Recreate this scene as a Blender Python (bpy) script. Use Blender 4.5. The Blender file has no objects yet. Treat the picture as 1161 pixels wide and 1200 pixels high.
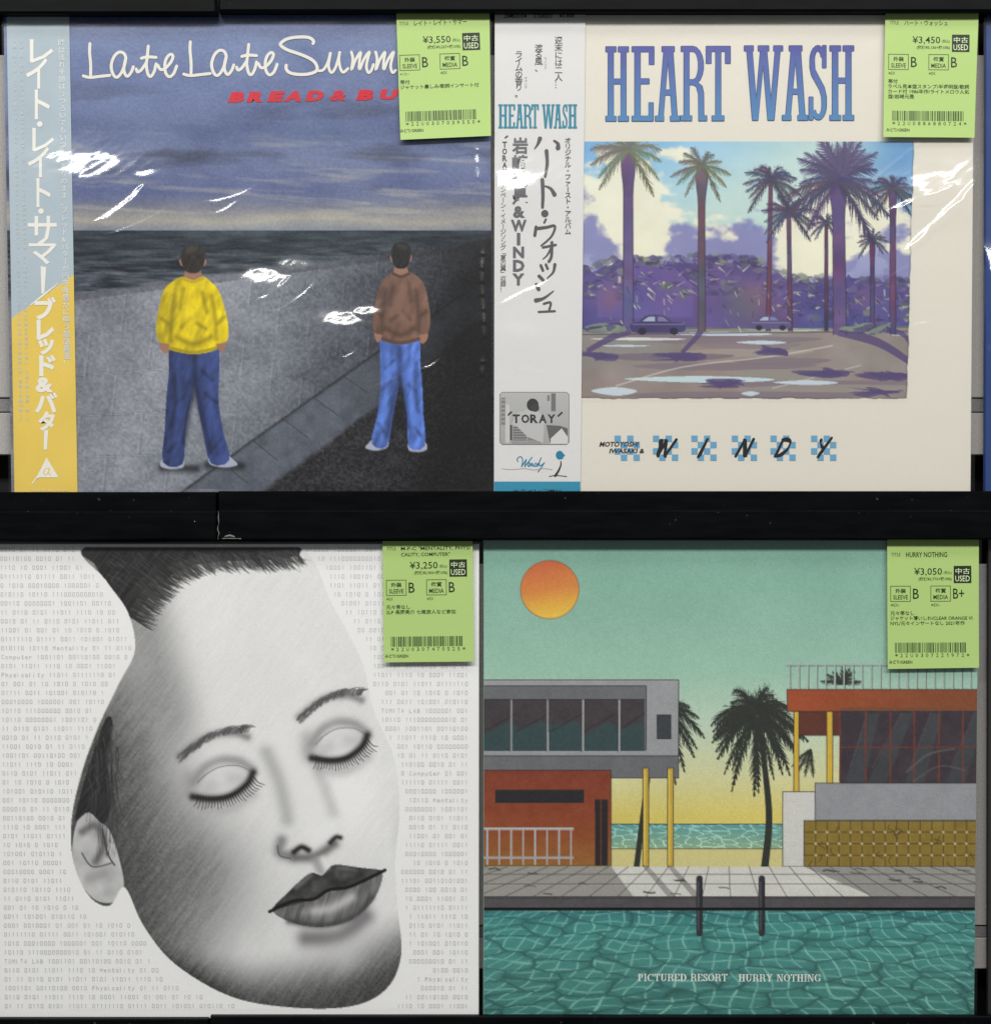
import bpy, math, random
import numpy as np

# ------------------------------------------------------------------ camera, world, lamps, exposure
SC = bpy.context.scene
COL = SC.collection
S = 0.00055            # metres per artwork unit (a 12 inch jacket is about 570 units)
D = 0.95               # metres from the lens to the jackets
K = 0.93               # how brightly the shop lamps light a white card here

cam = bpy.data.cameras.new('camera')
camo = bpy.data.objects.new('camera', cam)
COL.objects.link(camo)
camo.location = (0, -D, 0)
camo.rotation_euler = (math.radians(90), 0, 0)
cam.sensor_fit = 'HORIZONTAL'
cam.sensor_width = 36
cam.lens = 36 * D / (1161 * S)
cam.clip_start = 0.01
cam.clip_end = 50
SC.camera = camo

W = bpy.data.worlds.new('World')
SC.world = W
W.use_nodes = True
W.node_tree.nodes['Background'].inputs[0].default_value = (0.93, 0.97, 1.0, 1)
W.node_tree.nodes['Background'].inputs[1].default_value = 0.12

def ceiling_tube(y, z, power, x=0.0, length=3.6, width=0.30):
    l = bpy.data.lights.new('ceiling_tube', 'AREA')
    l.shape = 'RECTANGLE'; l.size = length; l.size_y = width
    l.energy = power; l.color = (1.0, 0.985, 0.95)
    o = bpy.data.objects.new('ceiling_tube', l); COL.objects.link(o)
    o.location = (x, y, z)
    d = -np.array([x * 0, y, z]); 
    o.rotation_euler = (math.atan2(math.hypot(0, y), z), 0, 0)
    return o
ceiling_tube(-1.75, 1.42, 72)
ceiling_tube(-0.80, 1.42, 12)

SC.view_settings.view_transform = 'Standard'
SC.view_settings.look = 'None'
SC.view_settings.gamma = 1
SC.view_settings.exposure = 0.06

# ------------------------------------------------------------------ helpers
def wx(px): return (px - 580.5) * S
def wz(py): return (600.0 - py) * S
def lin(c):
    c = np.asarray(c, dtype=float) / 255.0
    c = np.clip(c, 0, 1)
    return np.where(c <= 0.04045, c / 12.92, ((c + 0.055) / 1.055) ** 2.4)
def ink(c): return np.clip(lin(c) / K, 0.003, 0.88)

def empty(name, loc, label, cat, group=None):
    o = bpy.data.objects.new(name, None); COL.objects.link(o)
    o.empty_display_size = 0.05
    o.location = loc; o['label'] = label; o['category'] = cat
    if group: o['group'] = group
    return o

def link(name, me, mat, parent=None, smooth=False, kind=None, label=None):
    o = bpy.data.objects.new(name, me); COL.objects.link(o)
    if mat: me.materials.append(mat)
    root = parent
    off = np.zeros(3)
    while root is not None:
        off += np.array(root.location); root = root.parent
    if parent is not None:
        o.parent = parent
        n = len(me.vertices); co = np.empty(n * 3); me.vertices.foreach_get('co', co)
        co = co.reshape(-1, 3) - off; me.vertices.foreach_set('co', co.ravel())
    if smooth: me.polygons.foreach_set('use_smooth', [True] * len(me.polygons))
    me.update()
    if kind: o['kind'] = kind
    if label: o['label'] = label
    return o

def catmull(pts, n=6, closed=False):
    P = [np.array(p, float) for p in pts]
    out = []
    m = len(P)
    rng = range(m) if closed else range(m - 1)
    for i in rng:
        if closed: a, b, c, d = P[i-1], P[i], P[(i+1) % m], P[(i+2) % m]
        else: a, b, c, d = P[max(i-1, 0)], P[i], P[i+1], P[min(i+2, m-1)]
        for k in range(n):
            t = k / n
            out.append(0.5*((2*b)+(-a+c)*t+(2*a-5*b+4*c-d)*t*t+(-a+3*b-3*c+d)*t**3))
    if not closed: out.append(P[-1])
    return np.array(out)

# lattice noise
def vnoise(x, y, seed):
    r = np.random.RandomState(seed).rand(256, 256)
    xi = np.floor(x).astype(int); yi = np.floor(y).astype(int)
    fx = x - xi; fy = y - yi
    fx = fx*fx*(3-2*fx); fy = fy*fy*(3-2*fy)
    a = r[xi & 255, yi & 255]; b = r[(xi+1) & 255, yi & 255]
    c = r[xi & 255, (yi+1) & 255]; d = r[(xi+1) & 255, (yi+1) & 255]
    return (a*(1-fx)+b*fx)*(1-fy)+(c*(1-fx)+d*fx)*fy
def fbm(x, y, sx, sy, octv=4, seed=1, gain=0.5):
    v = 0; a = 1; t = 0
    for i in range(octv):
        v = v + a * vnoise(x/sx*2**i + 17.3*i, y/sy*2**i + 9.1*i, seed+i); t += a; a *= gain
    return v / t          # 0..1
def ramp(v, stops):
    xs = [s[0] for s in stops]
    return np.stack([np.interp(v, xs, [s[1][k] for s in stops]) for k in range(3)], -1)
def sstep(a, b, v):
    t = np.clip((v - a) / (b - a), 0, 1); return t*t*(3-2*t)

# ------------------------------------------------------------------ materials
def nodes(name):
    m = bpy.data.materials.new(name); m.use_nodes = True
    nt = m.node_tree; b = nt.nodes['Principled BSDF']
    return m, nt, b
def N(nt, t, **kw):
    n = nt.nodes.new(t)
    for k, v in kw.items(): setattr(n, k, v)
    return n
def printed(name, rough=0.45, grain=0.10, spec=0.35, bump=0.00004, gscale=2300):
    """printed card: ink colour comes with the print, paper grain and relief are procedural"""
    m, nt, b = nodes(name)
    at = N(nt, 'ShaderNodeVertexColor', layer_name='Col')
    tc = N(nt, 'ShaderNodeTexCoord')
    no = N(nt, 'ShaderNodeTexNoise'); no.inputs['Scale'].default_value = gscale; no.inputs['Detail'].default_value = 1
    mr = N(nt, 'ShaderNodeMapRange'); mr.inputs[1].default_value = 0.25; mr.inputs[2].default_value = 0.75
    mr.inputs[3].default_value = 1 - grain; mr.inputs[4].default_value = 1 + grain
    mx = N(nt, 'ShaderNodeVectorMath', operation='SCALE')
    nt.links.new(tc.outputs['Object'], no.inputs['Vector'])
    nt.links.new(no.outputs['Fac'], mr.inputs[0])
    nt.links.new(at.outputs['Color'], mx.inputs[0]); nt.links.new(mr.outputs[0], mx.inputs['Scale'])
    nt.links.new(mx.outputs[0], b.inputs['Base Color'])
    b.inputs['Roughness'].default_value = rough
    b.inputs['Specular IOR Level'].default_value = spec
    n2 = N(nt, 'ShaderNodeTexNoise'); n2.inputs['Scale'].default_value = 420; n2.inputs['Detail'].default_value = 3
    bp = N(nt, 'ShaderNodeBump'); bp.inputs['Strength'].default_value = 1; bp.inputs['Distance'].default_value = bump
    nt.links.new(tc.outputs['Object'], n2.inputs['Vector'])
    nt.links.new(n2.outputs['Fac'], bp.inputs['Height']); nt.links.new(bp.outputs[0], b.inputs['Normal'])
    return m
def plain(name, rgb, rough=0.5, spec=0.4, var=0.08, scale=300, bump=0.0, dist=0.0001):
    m, nt, b = nodes(name)
    tc = N(nt, 'ShaderNodeTexCoord')
    no = N(nt, 'ShaderNodeTexNoise'); no.inputs['Scale'].default_value = scale; no.inputs['Detail'].default_value = 5
    cr = N(nt, 'ShaderNodeValToRGB')
    c = ink(rgb)
    cr.color_ramp.elements[0].position = 0.3; cr.color_ramp.elements[1].position = 0.7
    cr.color_ramp.elements[0].color = (*np.clip(c*(1-var), 0, 1), 1); cr.color_ramp.elements[1].color = (*np.clip(c*(1+var), 0, 1), 1)
    nt.links.new(tc.outputs['Object'], no.inputs['Vector']); nt.links.new(no.outputs['Fac'], cr.inputs[0])
    nt.links.new(cr.outputs[0], b.inputs['Base Color'])
    b.inputs['Roughness'].default_value = rough; b.inputs['Specular IOR Level'].default_value = spec
    if bump:
        bp = N(nt, 'ShaderNodeBump'); bp.inputs['Strength'].default_value = bump; bp.inputs['Distance'].default_value = dist
        nt.links.new(no.outputs['Fac'], bp.inputs['Height']); nt.links.new(bp.outputs[0], b.inputs['Normal'])
    return m
def rail_metal():
    m, nt, b = nodes('black_painted_metal')
    tc = N(nt, 'ShaderNodeTexCoord')
    mp = N(nt, 'ShaderNodeMapping'); mp.inputs['Scale'].default_value = (1, 1, 6)
    no = N(nt, 'ShaderNodeTexNoise'); no.inputs['Scale'].default_value = 40; no.inputs['Detail'].default_value = 8
    nt.links.new(tc.outputs['Object'], mp.inputs[0]); nt.links.new(mp.outputs[0], no.inputs['Vector'])
    cr = N(nt, 'ShaderNodeValToRGB')
    cr.color_ramp.elements[0].position = 0.35; cr.color_ramp.elements[0].color = (0.0016, 0.0019, 0.0024, 1)
    cr.color_ramp.elements[1].position = 0.75; cr.color_ramp.elements[1].color = (0.0036, 0.0042, 0.0054, 1)
    nt.links.new(no.outputs['Fac'], cr.inputs[0]); 
    n3 = N(nt, 'ShaderNodeTexNoise'); n3.inputs['Scale'].default_value = 260; n3.inputs['Detail'].default_value = 2
    c3 = N(nt, 'ShaderNodeValToRGB'); c3.color_ramp.elements[0].position = 0.74; c3.color_ramp.elements[1].position = 0.80
    nt.links.new(tc.outputs['Object'], n3.inputs['Vector']); nt.links.new(n3.outputs['Fac'], c3.inputs[0])
    mx = N(nt, 'ShaderNodeMixRGB'); mx.inputs[2].default_value = (0.045, 0.045, 0.045, 1)
    nt.links.new(c3.outputs[0], mx.inputs[0]); nt.links.new(cr.outputs[0], mx.inputs[1])
    nt.links.new(mx.outputs[0], b.inputs['Base Color'])
    b.inputs['Roughness'].default_value = 0.38; b.inputs['Specular IOR Level'].default_value = 0.06
    return m
def clear_film(name, rough=0.095, tint=0.985, ior=1.5):
    m = bpy.data.materials.new(name); m.use_nodes = True
    nt = m.node_tree; nt.nodes.clear()
    out = N(nt, 'ShaderNodeOutputMaterial'); mx = N(nt, 'ShaderNodeMixShader')
    tr = N(nt, 'ShaderNodeBsdfTransparent'); tr.inputs[0].default_value = (tint, tint, tint, 1)
    gl = N(nt, 'ShaderNodeBsdfGlossy'); gl.inputs['Roughness'].default_value = rough
    lw = N(nt, 'ShaderNodeLayerWeight')
    pw = N(nt, 'ShaderNodeMath', operation='POWER'); pw.inputs[1].default_value = 4.0
    fr = N(nt, 'ShaderNodeMath', operation='MULTIPLY_ADD'); fr.inputs[1].default_value = 0.85; fr.inputs[2].default_value = 0.078
    nt.links.new(lw.outputs['Facing'], pw.inputs[0]); nt.links.new(pw.outputs[0], fr.inputs[0])
    tc = N(nt, 'ShaderNodeTexCoord'); no = N(nt, 'ShaderNodeTexNoise'); no.inputs['Scale'].default_value = 900; no.inputs['Detail'].default_value = 3
    bp = N(nt, 'ShaderNodeBump'); bp.inputs['Distance'].default_value = 0.00003; bp.inputs['Strength'].default_value = 1
    nt.links.new(tc.outputs['Object'], no.inputs['Vector']); nt.links.new(no.outputs['Fac'], bp.inputs['Height'])
    nt.links.new(bp.outputs[0], gl.inputs['Normal'])
    nt.links.new(fr.outputs[0], mx.inputs[0]); nt.links.new(tr.outputs[0], mx.inputs[1]); nt.links.new(gl.outputs[0], mx.inputs[2])
    g2 = N(nt, 'ShaderNodeBsdfGlossy'); g2.inputs['Roughness'].default_value = 0.28; nt.links.new(bp.outputs[0], g2.inputs['Normal'])
    gm = N(nt, 'ShaderNodeMixShader'); gm.inputs[0].default_value = 0.30
    nt.links.new(gl.outputs[0], gm.inputs[1]); nt.links.new(g2.outputs[0], gm.inputs[2]); nt.links.new(gm.outputs[0], mx.inputs[2])
    nt.links.new(mx.outputs[0], out.inputs[0])
    return m
M_GLOSSY = printed('laminated_print', rough=0.30, grain=0.13, spec=0.5, bump=0.00007)
M_MATTE = printed('matte_print', rough=0.6, grain=0.035, spec=0.2)
M_GRAIN = printed('grainy_print', rough=0.5, grain=0.17, spec=0.3, gscale=1500)
M_WATER = printed('watercolour_print', rough=0.55, grain=0.07, spec=0.25)
M_PENCIL = printed('pencil_print', rough=0.55, grain=0.08, spec=0.25, gscale=1700)
M_INK = printed('ink_lettering', rough=0.5, grain=0.03, spec=0.3)
M_LABEL = printed('label_paper', rough=0.55, grain=0.025, spec=0.3)
M_FILM = clear_film('clear_plastic_film')
M_RAIL = rail_metal()
M_BLACK = plain('black_recess', (16, 16, 18), 0.6, 0.3, 0.2, 60)
M_PANEL = plain('grey_felt_board', (158, 155, 152), 0.95, 0.1, 0.24, 1400, 0.6, 0.0004)
M_PANELD = plain('grey_felt_board_strip', (122, 120, 119), 0.95, 0.1, 0.24, 1400, 0.6, 0.0004)

# ------------------------------------------------------------------ mesh builders
class Ink:
    """flat printed shapes gathered into one mesh; every shape gets its own hair-thin layer"""
    def __init__(s, y=-0.0002, step=4e-7):
        s.V = []; s.F = []; s.C = []; s.y = y; s.k = 0; s.step = step
        s.tf = lambda x, y: (x, y); s.dep = None
    def poly(s, pts, col, vary=None):
        n = len(s.V); s.k += 1
        y = s.y - s.k * s.step
        for i, p in enumerate(pts):
            q = s.tf(p[0], p[1])
            s.V.append((wx(q[0]), y, wz(q[1])))
            c = col(p[0], p[1]) if callable(col) else col
            s.C.append(c)
        s.F.append(tuple(range(n, n + len(pts))))
    def rect(s, x0, y0, x1, y1, col): s.poly([(x0, y0), (x0, y1), (x1, y1), (x1, y0)], col)
    def stroke(s, pts, r, col, n=5, smooth=True, r_end=None):
        P = catmull(pts, n) if smooth and len(pts) > 2 else np.array(pts, float)
        T = np.gradient(P, axis=0); L = np.hypot(T[:, 0], T[:, 1]) + 1e-9; T /= L[:, None]
        Nn = np.stack([-T[:, 1], T[:, 0]], 1)
        R = np.full(len(P), r) if not callable(r) else np.array([r(t) for t in np.linspace(0, 1, len(P))])
        base = len(s.V); s.k += 1
        for i in range(len(P)):
            y = s.y - (s.k + i * 0.5) * s.step
            for sg in (1, -1):
                q = P[i] + Nn[i] * R[i] * sg; q = s.tf(*q)
                s.V.append((wx(q[0]), y, wz(q[1]))); c = col(*P[i]) if callable(col) else col; s.C.append(c)
        for i in range(len(P) - 1):
            a = base + 2*i; s.F.append((a, a+1, a+3, a+2))
        s.k += len(P) * 0.5 + 1
        for e, rr in ((P[0], R[0]), (P[-1], R[-1])):
            if rr > 0.5: s.disc(e[0], e[1], rr, col, 10)
    def disc(s, x, y, r, col, n=16, ry=None):
        ry = ry or r
        s.poly([(x + r*math.cos(2*math.pi*i/n), y - ry*math.sin(2*math.pi*i/n)) for i in range(n)], col)
    def glyphs(s, ch, box, col, off=0.0, italic=0.0, em=False, rot=False, flip1=False):
        """fit a piece of text into box (x0,y0,x1,y1); em=True keeps the em square of one character"""
        V, F, bb = text_mesh(ch, off)
        if len(V) == 0: return
        n = len(s.V); s.k += 1; y = s.y - s.k * s.step
        x0, y0, x1, y1 = box
        if em: u = V[:, 0]; v = V[:, 1] + 0.12
        else: u = (V[:, 0] - bb[0]) / max(bb[2]-bb[0], 1e-6); v = (V[:, 1] - bb[1]) / max(bb[3]-bb[1], 1e-6)
        if rot: u, v = v, 1 - u
        X = x0 + u * (x1-x0) + italic * v * (y1-y0); Y = y1 - v * (y1-y0)
        for a, b in zip(X, Y):
            q = s.tf(a, b); s.V.append((wx(q[0]), y, wz(q[1]))); s.C.append(col(a, b) if callable(col) else col)
        for f in F: s.F.append(tuple(i + n for i in f))
    def column(s, txt, xc, y0, y1, size, col, off=0.0):
        p = (y1 - y0) / len(txt)
        for i, ch in enumerate(txt):
            if ch == ' ': continue
            yc = y0 + (i + 0.5) * p
            s.glyphs(ch, (xc-size/2, yc-size/2, xc+size/2, yc+size/2), col, off, em=True, rot=ch in 'ー…「」')
    def build(s, name, mat, parent, **kw):
        if s.dep: s.V = [(v[0], v[1]+s.dep(v[0]/S+580.5, 600-v[2]/S), v[2]) for v in s.V]
        me = bpy.data.meshes.new(name); me.from_pydata(s.V, [], s.F)
        ca = me.color_attributes.new('Col', 'FLOAT_COLOR', 'POINT')
        c = np.ones((len(s.V), 4)); c[:, :3] = ink(np.array(s.C))
        ca.data.foreach_set('color', c.ravel().astype(np.float32))
        # all faces look at the shop
        return link(name, me, mat, parent, **kw)

_tc = {}
def text_mesh(t, off=0.0):
    k = (t, off)
    if k in _tc: return _tc[k]
    if t == '1':
        V = np.array([(0.24, 0), (0.24, 0.53), (0.1, 0.45), (0.1, 0.53), (0.26, 0.69), (0.34, 0.69), (0.34, 0)]) + [0.05, 0]
        r = (V, [tuple(range(7))], (0.15, 0, 0.39, 0.69)); _tc[k] = r; return r
    c = bpy.data.curves.new('t', 'FONT'); c.body = t; c.resolution_u = 2; c.offset = off
    o = bpy.data.objects.new('t', c); COL.objects.link(o)
    me = bpy.data.meshes.new_from_object(o.evaluated_get(bpy.context.evaluated_depsgraph_get()))
    V = np.array([(v.co.x, v.co.y) for v in me.vertices]) if len(me.vertices) else np.zeros((0, 2))
    F = [tuple(p.vertices) for p in me.polygons]
    bb = (V[:, 0].min(), V[:, 1].min(), V[:, 0].max(), V[:, 1].max()) if len(V) else (0, 0, 1, 1)
    bpy.data.meshes.remove(me); bpy.data.objects.remove(o); bpy.data.curves.remove(c)
    _tc[k] = (V, F, bb); return _tc[k]

def grid_mesh(name, X, Y, yy, colour, mat, parent, smooth=False, **kw):
    """X,Y: (h,w) artwork coordinates, yy: depth, colour: (h,w,3) sRGB or None"""
    h, w = X.shape
    me = bpy.data.meshes.new(name)
    co = np.stack([wx(X), np.broadcast_to(yy, X.shape), wz(Y)], -1).reshape(-1, 3)
    i = np.arange(h*w).reshape(h, w)
    q = np.stack([i[:-1, :-1], i[1:, :-1], i[1:, 1:], i[:-1, 1:]], -1).reshape(-1, 4)
    me.vertices.add(h*w); me.vertices.foreach_set('co', co.ravel().astype(np.float32))
    me.loops.add(q.size); me.loops.foreach_set('vertex_index', q.ravel().astype(np.int32))
    me.polygons.add(len(q)); me.polygons.foreach_set('loop_start', np.arange(0, q.size, 4, dtype=np.int32))
    me.update(calc_edges=True)
    if colour is not None:
        ca = me.color_attributes.new('Col', 'FLOAT_COLOR', 'POINT')
        c = np.ones((h*w, 4)); c[:, :3] = ink(colour.reshape(-1, 3))
        ca.data.foreach_set('color', c.ravel().astype(np.float32))
    return link(name, me, mat, parent, smooth=smooth, **kw)

class Cv:
    """a small painter: colours on a fine grid that becomes the printed picture"""
    def __init__(s, x0, y0, x1, y1, step, left=None, right=None):
        nx = int((x1-x0)/step)+1; ny = int((y1-y0)/step)+1
        ys = np.linspace(y0, y1, ny)
        xs = np.linspace(0, 1, nx)
        l = np.interp(ys, (y0, y1), left or (x0, x0)); r = np.interp(ys, (y0, y1), right or (x1, x1))
        s.X = l[:, None] + (r-l)[:, None]*xs[None]; s.Y = np.repeat(ys[:, None], nx, 1)
        s.A = np.zeros((ny, nx, 3)); s.st = step; s.x0 = x0; s.y0 = y0
        s.dy = (y1-y0)/(ny-1)
    def win(s, x0, y0, x1, y1):
        h, w = s.X.shape
        a = int(np.clip((y0 - s.y0)/s.dy - 1, 0, h)); b = int(np.clip((y1 - s.y0)/s.dy + 2, 0, h))
        if b <= a: return None
        xa = s.X[a:b].min(0); c = int(np.searchsorted(s.X[a:b].max(0), x0)); d = int(np.searchsorted(xa, x1)) + 1
        c = max(c-1, 0); d = min(d, w)
        if d <= c: return None
        return slice(a, b), slice(c, d)
    def inside(s, pts, wn):
        X = s.X[wn]; Y = s.Y[wn]; m = np.zeros(X.shape)
        P = np.asarray(pts, float); Q = np.roll(P, -1, 0); h = s.st/4
        for ox, oy in ((-h, -h), (h, -h), (-h, h), (h, h)):
            x = X+ox; y = Y+oy; ins = np.zeros(X.shape, bool)
            for (ax, ay), (bx, by) in zip(P, Q):
                if ay == by: continue
                c = ((ay > y) != (by > y)) & (x < (bx-ax)*(y-ay)/(by-ay)+ax)
                ins ^= c
            m += ins
        return m/4
    def fill(s, pts, col, a=1.0):
        P = np.asarray(pts, float); wn = s.win(P[:, 0].min(), P[:, 1].min(), P[:, 0].max(), P[:, 1].max())
        if wn is None: return
        m = (s.inside(P, wn)*a)[..., None]
        c = col(s.X[wn], s.Y[wn]) if callable(col) else np.asarray(col, float)
        s.A[wn] = s.A[wn]*(1-m)+c*m
    def rect(s, x0, y0, x1, y1, col, a=1.0): s.fill([(x0, y0), (x1, y0), (x1, y1), (x0, y1)], col, a)
    def dist(s, P, wn, wd=None):
        X = s.X[wn]; Y = s.Y[wn]; best = np.full(X.shape, 1e9)
        for i in range(len(P)-1):
            ax, ay = P[i]; bx, by = P[i+1]; dx = bx-ax; dy = by-ay; L = dx*dx+dy*dy+1e-9
            t = np.clip(((X-ax)*dx+(Y-ay)*dy)/L, 0, 1)
            d = np.hypot(X-ax-t*dx, Y-ay-t*dy)
            if wd is not None: d = d - (wd[i]*(1-t)+wd[i+1]*t)
            best = np.minimum(best, d)
        return best
    def line(s, pts, w, col, a=1.0, smooth=False, w1=None):
        P = catmull(pts, 5) if smooth and len(pts) > 2 else np.array(pts, float)
        wd = np.linspace(w/2, (w if w1 is None else w1)/2, len(P)); e = wd.max()+1
        wn = s.win(P[:, 0].min()-e, P[:, 1].min()-e, P[:, 0].max()+e, P[:, 1].max()+e)
        if wn is None: return
        d = s.dist(P, wn, wd); m = (np.clip(0.5-d/s.st, 0, 1)*a)[..., None]
        c = col(s.X[wn], s.Y[wn]) if callable(col) else np.asarray(col, float)
        s.A[wn] = s.A[wn]*(1-m)+c*m
    def soft(s, pts, w, col, a=1.0, smooth=True):
        P = catmull(pts, 5) if smooth and len(pts) > 2 else np.array(pts, float)
        if len(P) == 1: P = np.vstack([P, P+0.01])
        e = w*2.6
        wn = s.win(P[:, 0].min()-e, P[:, 1].min()-e, P[:, 0].max()+e, P[:, 1].max()+e)
        if wn is None: return
        d = s.dist(P, wn); m = (np.exp(-(d/w)**2)*a)[..., None]
        s.A[wn] = s.A[wn]*(1-m)+np.asarray(col, float)*m
    def build(s, name, mat, parent, y=0.0, **kw): return grid_mesh(name, s.X, s.Y, y, np.clip(s.A, 3, 250), mat, parent, **kw)

def frond(cx, cy, ang, L, droop, seed, wid=0.30, n=15):
    """one feathered leaf: spine with separate drooping leaflets on either side"""
    r = random.Random(seed); sp = []
    for i in range(n+1):
        t = i/n
        sp.append((cx+math.cos(ang)*L*t, cy-math.sin(ang)*L*t+droop*L*t*t))
    sp = np.array(sp); T = np.gradient(sp, axis=0); T /= np.hypot(T[:, 0], T[:, 1])[:, None]+1e-9
    Nn = np.stack([-T[:, 1], T[:, 0]], 1); a = []; b = []; dn = np.array((0, 1.))
    for i in range(n+1):
        t = i/n; w = L*wid*math.sin(math.pi*min(1, t*0.88+0.14))**0.8; th = L*.028*(1-.6*t)
        a.append(sp[i]+Nn[i]*th); b.append(sp[i]-Nn[i]*th)
        if i < n:
            m = sp[i]*.6+sp[i+1]*.4
            for lst, sg in ((a, 1), (b, -1)):
                tip = m+Nn[i]*sg*w*r.uniform(.55, 1.0)*.6+T[i]*w*.75+dn*w*.28
                lst.append(tip)
    return a+b[::-1]
def palm_crown(cv, cx, cy, R, col, seed, n=13, a0=-40, a1=220, a=1.0, droop=0.45):
    r = random.Random(seed)
    for i in range(n):
        an = math.radians(a0+(a1-a0)*(i+r.uniform(.2, .8))/n)
        c = col(i) if callable(col) else col
        cv.fill(frond(cx, cy, an, R*r.uniform(.8, 1.1), droop*r.uniform(.7, 1.4), seed*50+i), c, a)

# ------------------------------------------------------------------ plastic wrinkles
def need(px, py):
    """slope at which the film mirrors the ceiling tube towards someone standing in front"""
    z = wz(py); l = np.array([-1.75, 1.42-z]); l /= np.hypot(*l); v = np.array([-D, -z]); v /= np.hypot(*v)
    h = l+v; return h[1]/-h[0]
def film(parent, corners, streaks, blobs, step, seed, flat, y=-0.0016, base=0.05, verticals=()):
    (xa, ya), (xb, yb), (xc, yc), (xd, yd) = corners      # tl tr br bl
    nx = int((xb-xa)/step); ny = int((yd-ya)/step)
    u, v = np.meshgrid(np.linspace(0, 1, nx), np.linspace(0, 1, ny))
    X = (xa*(1-u)+xb*u)*(1-v)+(xd*(1-u)+xc*u)*v; Y = (ya*(1-u)+yb*u)*(1-v)+(yd*(1-u)+yc*u)*v
    # heights in artwork units, positive = towards the shop
    H = base*60*(fbm(X, Y, 130, 90, 3, seed)-.5) + base*3.2*(fbm(X+Y*.6, Y, 16, 20, 3, seed+3)-.5)
    g = np.zeros_like(X); G = np.zeros_like(X)
    for bx, by, rx, ry, am in blobs:
        rx *= 1.4; ry *= 1.35
        r2 = ((X-bx)/rx)**2+((Y-by)/ry)**2; e = np.exp(-r2**2)
        am = 1.0 if am >= .8 else am
        one = am*need(bx, by)*0.70*(Y-by+ry*.8)*e
        e2 = np.exp(-(r2/5.5)**2)
        G = np.maximum(G, one+am*need(bx, by)*0.34*(Y-by+ry*2)*e2)
        g = np.maximum(g, e2*am)
    GY = np.gradient(G, axis=0)/np.maximum(np.gradient(Y, axis=0), 1e-6); ST = np.zeros_like(X)
    for (x0, y0, x1, y1, w, am) in streaks:
        mi = np.unravel_index(np.argmin(np.hypot(X-(x0+x1)/2, Y-(y0+y1)/2)), X.shape); gz = float(GY[mi])
        dx = x1-x0; dy = y1-y0; L = math.hypot(dx, dy)
        t = ((X-x0)*dx+(Y-y0)*dy)/(L*L)
        bend = 2.5*np.sin(t*3.1+seed)
        d = ((X-x0)*-dy+(Y-y0)*dx)/L + bend
        env = sstep(-0.15, 0.25, t)*sstep(1.15, 0.75, t)
        k = float(np.clip((need((x0+x1)/2, (y0+y1)/2)*(1.0 if am >= .8 else .78)-gz)/max(abs(dx/L), .3), -.6, .6))
        wb = w*1.35*(0.35+0.65*env)*(0.8+0.4*fbm(t*L, t*0, 9, 1, 2, seed+11)); d = d*(1 if dx*1 > 0 else -1)
        c_ = k*np.clip(d, 0, wb)*(1-sstep(wb, wb*1.8, d))*sstep(0, .25, env); ST = np.where(np.abs(c_) > np.abs(ST), c_, ST)
    H += G+ST+g*(0.80*(fbm(X*.82-Y*.57, X*.57+Y*.82, 17, 7, 3, seed+5)-.5))
    for (x, y0, y1, w, am) in verticals:
        env = sstep(y0-15, y0+10, Y)*sstep(y1+15, y1-10, Y)
        d = X-x+1.3*np.sin(Y/23.0)
        H += am*0.22*w*np.exp(-(d/w)**2)*env*(0.6+0.8*fbm(Y, X*0, 30, 1, 2, seed+9))
        if y1-y0 < 130: H += am*need(x, (y0+y1)/2)*(((Y-y0) % 16)-3)*np.exp(-(d/w)**2)*env*.8
    edge = np.minimum(np.minimum(u, 1-u)*nx, np.minimum(v, 1-v)*ny)*step
    H = H*sstep(0, 5, edge)
    H = np.clip(H, -2.2, 12)
    fx0, fy0, fx1, fy1 = flat
    m = sstep(fx0-12, fx0-4, X)*sstep(fx1+9, fx1+2, X)*sstep(fy1+10, fy1+3, Y)
    H = H*(1-m)+np.minimum(H, 0.8)*m
    return grid_mesh('plastic_sleeve', X, Y, y-H*S, None, M_FILM, parent, smooth=True)

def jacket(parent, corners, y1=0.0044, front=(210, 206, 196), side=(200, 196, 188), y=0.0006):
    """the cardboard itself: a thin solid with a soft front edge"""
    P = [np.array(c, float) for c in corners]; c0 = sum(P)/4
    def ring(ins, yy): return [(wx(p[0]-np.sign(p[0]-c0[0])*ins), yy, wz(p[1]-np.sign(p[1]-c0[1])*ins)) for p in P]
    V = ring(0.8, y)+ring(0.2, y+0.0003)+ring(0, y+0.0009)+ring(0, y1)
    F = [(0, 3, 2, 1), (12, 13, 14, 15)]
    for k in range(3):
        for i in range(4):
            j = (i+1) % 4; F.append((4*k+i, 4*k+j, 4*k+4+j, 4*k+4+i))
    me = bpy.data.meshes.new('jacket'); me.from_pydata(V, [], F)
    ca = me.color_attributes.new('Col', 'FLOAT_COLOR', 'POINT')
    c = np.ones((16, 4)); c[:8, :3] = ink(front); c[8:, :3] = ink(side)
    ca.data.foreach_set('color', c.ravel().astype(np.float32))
    return link('jacket', me, M_MATTE, parent)

def sheet(name, corners, y, th, col, mat, parent, **kw):
    """a paper sheet of real thickness with given corners (tl tr br bl)"""
    V = [(wx(p[0]), y, wz(p[1])) for p in corners]+[(wx(p[0]), y+th, wz(p[1])) for p in corners]
    F = [(0, 3, 2, 1), (4, 5, 6, 7)]+[(i, (i+1) % 4, 4+(i+1) % 4, 4+i) for i in range(4)]
    me = bpy.data.meshes.new(name); me.from_pydata(V, [], F)
    ca = me.color_attributes.new('Col', 'FLOAT_COLOR', 'POINT')
    c = np.ones((8, 4)); c[:, :3] = ink(col); ca.data.foreach_set('color', c.ravel().astype(np.float32))
    return link(name, me, mat, parent, **kw)

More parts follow.
